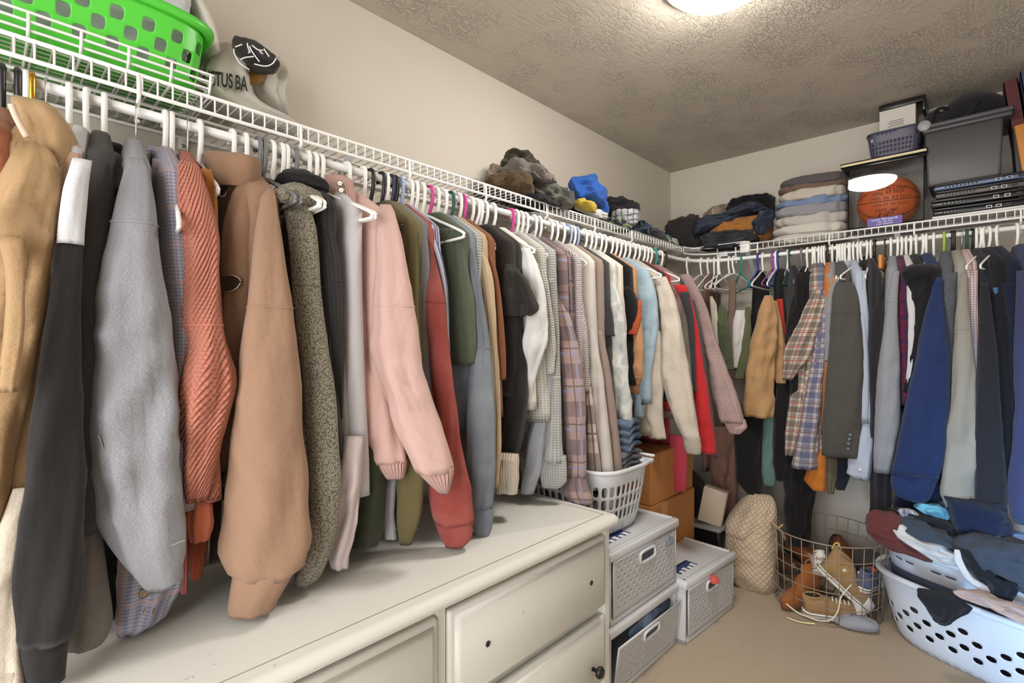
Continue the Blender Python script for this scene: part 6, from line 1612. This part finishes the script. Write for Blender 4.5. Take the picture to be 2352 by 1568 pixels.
tag(mesh('hardcover_book', join(box((cx0 - 0.012, cy0 - 0.012, cz1 + 0.028), (cx1, cy1 + 0.03, cz1 + 0.032)), box((cx0 - 0.012, cy0 - 0.012, cz1 + 0.013), (cx1, cy1 + 0.03, cz1 + 0.016))), plastic('black_cover', (20, 19, 20), 0.4)), 'black album with cream page edge lying on the basketball case', 'book')
bo = bpy.data.objects['hardcover_book']
mesh('page_block', box((cx0 - 0.008, cy0 - 0.008, cz1 + 0.016), (cx1 - 0.005, cy1 + 0.026, cz1 + 0.028)), plastic('cream_pages', (222, 208, 168), 0.8), bo, smooth=False)
BR = 0.127
bcn = np.array([(cx0 + cx1) / 2 - 0.01, -1.222, cz0 + 0.006 + BR])
ball = thing('basketball', 'orange basketball with black handwriting inside the clear case', 'ball', bcn - np.array([0, 0, BR]))
g = G('basketball_leather')
vo = g.n('ShaderNodeTexVoronoi'); vo.inputs['Scale'].default_value = 260.0; g.l(g.coord('Object'), vo.inputs['Vector'])
g.col(g.mix(g.noise(g.coord('Object'), 9.0), lin((196, 88, 34)), lin((208, 100, 44)))); g.b.inputs['Roughness'].default_value = 0.45
g.bump(vo.outputs['Distance'], 0.001, 0.6)
mesh('ball_skin', lathe(bcn, [(BR * math.sin(q), -BR * math.cos(q)) for q in np.linspace(0.01, PI - 0.01, 26)], 44), g.m, ball)
# frame on the ball: f towards the camera, rr to the right, uu up
fd = CAM - bcn; fd /= np.linalg.norm(fd)
rr_ = np.cross(np.array([0, 0, 1.0]), fd); rr_ /= np.linalg.norm(rr_); uu_ = np.cross(fd, rr_)
def sph(x, y, k=1.004):          # x,y metres on the surface measured from the point facing the camera
    lo_, la_ = x / BR, y / BR
    d = fd * math.cos(la_) * math.cos(lo_) + rr_ * math.cos(la_) * math.sin(lo_) + uu_ * math.sin(la_)
    return bcn + d * BR * k
M_ink = plastic('black_ink', (44, 26, 18), 0.6)
for pts in ([sph(q, 0.012 - 0.10 * q * q, 1.002) for q in np.linspace(-0.17, 0.17, 24)], [sph(q, 0.088 - 2.6 * q * q, 1.002) for q in np.linspace(-0.15, 0.15, 24)], [sph(q, -0.075 + 2.6 * q * q, 1.002) for q in np.linspace(-0.15, 0.15, 24)]):
    mesh('seam', tube(pts, 0.0016, 5), M_ink, ball)
for txt, x, y, sz, sc in (('1995-96 League', 0.012, 0.068, 0.027, 0.98), ('1996-97 MVP', 0.000, 0.045, 0.027, 0.98), ('1995-96 All Stars', 0.010, 0.020, 0.027, 0.92), ('1996-97 All Stars', 0.006, -0.008, 0.022, 0.9)):
    text_mesh('handwriting', txt, sz, lambda a_, b_: sph(x + a_, y + b_ - 0.004), M_ink, ball, scx=sc)
text_mesh('print', 'MP 5000', 0.020, lambda a_, b_: sph(-0.008 - a_, -0.022 - b_), M_ink, ball, scx=1.3)
text_mesh('print', 'JET', 0.040, lambda a_, b_: sph(-0.010 - a_ - b_ * 0.5, -0.040 - b_), M_ink, ball, scx=1.35)
pl = mesh('name_plate', box((cx0 - 0.002, -1.292, cz0 + 0.002), (cx0 - 0.0005, -1.157, cz0 + 0.040)), plastic('violet_plate', (66, 40, 142), 0.4), case, smooth=False)
for txt, z, sz in (('Lance Marquardt', 0.027, 0.0135), ('1995 1996-1997', 0.016, 0.0085), ('LAST SEASON', 0.005, 0.0095)):
    text_mesh('lettering', txt, sz, lambda a_, b_: np.array([cx0 - 0.0028, -1.2245 - a_, cz0 + z + b_]), M_paper, case, scx=1.1)

# ------------------------------------------------------------------ on top of the case
M_nb = plastic('slate_violet_plastic', (70, 68, 88), 0.45)
def nbh(i, j):
    if j == 4 and i % 12 in (5, 6): return (0.98, 0.75, 4)
    return (0.30, 0.30, 2) if 1 <= j <= 3 else None
sb, sfn = basket('small_basket', 'slate violet plastic basket with round holes on the basketball case', 'basket', (-0.175, -1.255, cz1 + 0.033), 0.125, (0.105, 0.105), (0.088, 0.088), 0.0, M_nb, 48, 6, nbh, n=6.0, rim=0.004)
sb2 = thing('carton', 'white cardboard carton standing in the slate violet basket', 'box', (-0.16, -1.26, cz1 + 0.04))
mesh('carton_body', box((-0.225, -1.335, cz1 + 0.04), (-0.09, -1.195, 2.415), 0.003), plastic('white_card', (206, 200, 194), 0.7), sb2, smooth=False)
mesh('print', join(*[box((-0.2262, -1.29, 2.345 - 0.008 * k), (-0.2255, -1.235 + 0.006 * (k % 2), 2.347 - 0.008 * k)) for k in range(4)]), M_ink, sb2, smooth=False)
tag(mesh('picture_frame', join(box((-0.235, -1.365, 2.405), (-0.06, -1.195, 2.432), 0.003), box((-0.235, -1.372, 2.36), (-0.06, -1.36, 2.432), 0.003)), plastic('black_frame', (26, 25, 27), 0.3)), 'black frame resting on the white carton below the ceiling', 'frame')

# ------------------------------------------------------------------ laptops, bin, bag, books
M_lap = plastic('laptop_black', (30, 30, 33), 0.3); M_lap_refl = plastic('laptop_blue_reflection', (92, 110, 140), 0.3); M_port = plastic('port_dark', (12, 12, 14), 0.5); M_silver = plastic('port_silver', (190, 192, 198), 0.3)  # blue laptop tone is reflected daylight put into the base colour
M_lg = plastic('laptop_grey', (84, 80, 76), 0.4)
def laptop(label, y0, y1, z, th, tone, x0=-0.295):
    o = thing('laptop', label, 'laptop', (-0.17, (y0 + y1) / 2, z), 'laptops stacked on the far shelf')
    mesh('laptop_base', box((x0, y0, z), (-0.05, y1, z + th * 0.62), 0.005), tone, o)
    mesh('laptop_lid', box((x0 + 0.003, y0, z + th * 0.66), (-0.05, y1, z + th), 0.004), M_lap, o)
    k = 0
    for f in np.linspace(0.12, 0.42, 9):
        yy = y1 + (y0 - y1) * f
        mesh('vent', box((x0 - 0.0006, yy - 0.003, z + th * 0.2), (x0 + 0.001, yy + 0.003, z + th * 0.48)), M_port, o, smooth=False)
    for f in (0.62, 0.72, 0.82):
        yy = y1 + (y0 - y1) * f
        mesh('port', box((x0 - 0.0008, yy - 0.009, z + th * 0.15), (x0 + 0.001, yy + 0.009, z + th * 0.52)), M_silver if f != 0.82 else M_port, o, smooth=False)
        mesh('port_slot', box((x0 - 0.0012, yy - 0.006, z + th * 0.22), (x0 + 0.001, yy + 0.006, z + th * 0.45)), M_port, o, smooth=False)
    return o
zl = ZD + 0.006
fo = thing('document_folder', 'white and blue paper folder under the laptops', 'folder', (-0.17, -1.55, zl))
mesh('folder_sheet', box((-0.30, -1.71, zl), (-0.04, -1.40, zl + 0.010), 0.002), plastic('white_paper', (214, 212, 212), 0.6), fo)
laptop('bottom black laptop of the stack, on the white folder', -1.70, -1.402, zl + 0.012, 0.034, M_lap)
laptop('second laptop from the bottom of the stack, black', -1.74, -1.395, zl + 0.050, 0.036, M_lap)
laptop('grey laptop second from the top, with disc drive edge', -1.72, -1.41, zl + 0.090, 0.032, M_lg)
laptop('top laptop with painted blue reflection on its edge and row of vents', -1.745, -1.405, zl + 0.126, 0.028, M_lap_refl)
M_bin = plastic('graphite_plastic', (92, 90, 92), 0.5)
zb = zl + 0.156
bn = thing('storage_bin', 'graphite grey lidded storage bin standing on the laptops', 'bin', (-0.15, -1.50, zb))
def tap(x0, x1, y0, y1, z0, z1, k, r=0.012):
    rings = []
    for f in (0.0, 0.05, 1.0):
        s = k + (1 - k) * f - (0.02 if f == 0 else 0)
        cx, cy = (x0 + x1) / 2, (y0 + y1) / 2
        pts = []
        for q, (sx, sy) in enumerate(((1, 1), (-1, 1), (-1, -1), (1, -1))):
            for i in range(4):
                a = q * PI / 2 + i / 3 * PI / 2
                pts.append((cx + sx * ((x1 - x0) / 2 * s - r) + r * math.cos(a), cy + sy * ((y1 - y0) / 2 * s - r) + r * math.sin(a), z0 + (z1 - z0) * f))
        rings.append(pts)
    return loft(np.array(rings))
mesh('bin_body', tap(-0.285, -0.02, -1.632, -1.372, zb, 2.232, 0.93), M_bin, bn)
mesh('bin_lid', join(box((-0.30, -1.66, 2.228), (-0.012, -1.365, 2.246), 0.006), box((-0.305, -1.665, 2.246), (-0.012, -1.36, 2.268), 0.009)), plastic('graphite_lid', (74, 74, 78), 0.45), bn)
mesh('lid_hinge_cap', lathe((-0.306, -1.372, 2.262), [(0.001, -0.004), (0.022, -0.003), (0.024, 0.0), (0.024, 0.02), (0.001, 0.022)], 20, 'x'), plastic('pale_grey_cap', (150, 152, 156), 0.45), bn)
bg = crumple('camera_bag', (-0.16, -1.53, 2.268), (0.11, 0.115, 0.085), fab((38, 36, 42), 'plain'), None, 71, 0.10, 0, 36, 22, 1.4, 0.6, 0.3)
tag(bg, 'black padded camera bag lying on the graphite bin', 'bag')
mesh('strap', tube(smooth_path([(-0.26, -1.40, 2.275), (-0.26, -1.41, 2.33), (-0.22, -1.44, 2.35), (-0.24, -1.48, 2.30), (-0.27, -1.52, 2.275), (-0.26, -1.56, 2.33)], 40), 0.008, 6), fab((28, 27, 30), 'plain'), bg)
lump('black_cable_bag', 'black crumpled pouch between the white carton and camera bag', 'pouch', (-0.20, -1.405, 2.268), (0.06, 0.045, 0.06), fab((24, 24, 26), 'satin'), 73, freq=3)
def book(label, c, sx, sy, sz, cover, ry, rx=0.0):
    o = thing('book', label, 'book', c)
    def put(nm, vf, m): 
        v, f = xf(vf, c, 0.0, rx, ry)
        return mesh(nm, (v, f), m, o, smooth=False)
    put('cover', join(box((-sx, -sy, 0), (sx, -sy + 0.003, sz)), box((-sx, sy - 0.003, 0), (sx, sy, sz)), box((-sx, -sy, 0), (-sx + 0.003, sy, sz))), cover)
    put('pages', box((-sx + 0.003, -sy + 0.003, 0.003), (sx - 0.004, sy - 0.003, sz - 0.004)), plastic('cream_pages', (222, 208, 168), 0.8))
    return o
book('maroon hardback leaning right of the graphite bin', (-0.14, -1.685, 2.125), 0.10, 0.022, 0.27, plastic('maroon_cloth', (84, 28, 34), 0.6), 0, -0.12)
book('navy blue hardback at the upper right frame edge', (-0.19, -1.745, 2.135), 0.12, 0.034, 0.265, plastic('navy_cloth', (52, 66, 98), 0.6), 0, -0.12)
tag(mesh('wooden_box', xf(box((-0.12, -0.08, 0), (0.10, 0.08, 0.36), 0.006), (-0.17, -1.785, zl), 0.0, -0.12), plastic('honey_wood', (188, 122, 50), 0.5)), 'honey coloured carton at the right frame edge on the far shelf', 'box')
tag(mesh('black_binder', xf(box((-0.12, -0.012, 0), (0.10, 0.012, 0.34), 0.004), (-0.16, -1.69, zl), 0.0, -0.06), plastic('binder_black', (34, 34, 38), 0.5)), 'black binder leaning between the bin and honey carton', 'binder')
bt = thing('bottle', 'small green bottle with pale cap at the right end of the laptops', 'bottle', (-0.27, -1.79, zl))
mesh('bottle_body', lathe((-0.275, -1.775, zl), [(0.02, 0), (0.022, 0.004), (0.022, 0.05), (0.015, 0.062)], 20), plastic('green_bottle', (20, 110, 70), 0.25), bt)
mesh('cap', lathe((-0.275, -1.775, zl + 0.062), [(0.016, 0), (0.016, 0.018), (0.012, 0.02)], 20), plastic('mint_cap', (170, 206, 196), 0.4), bt)
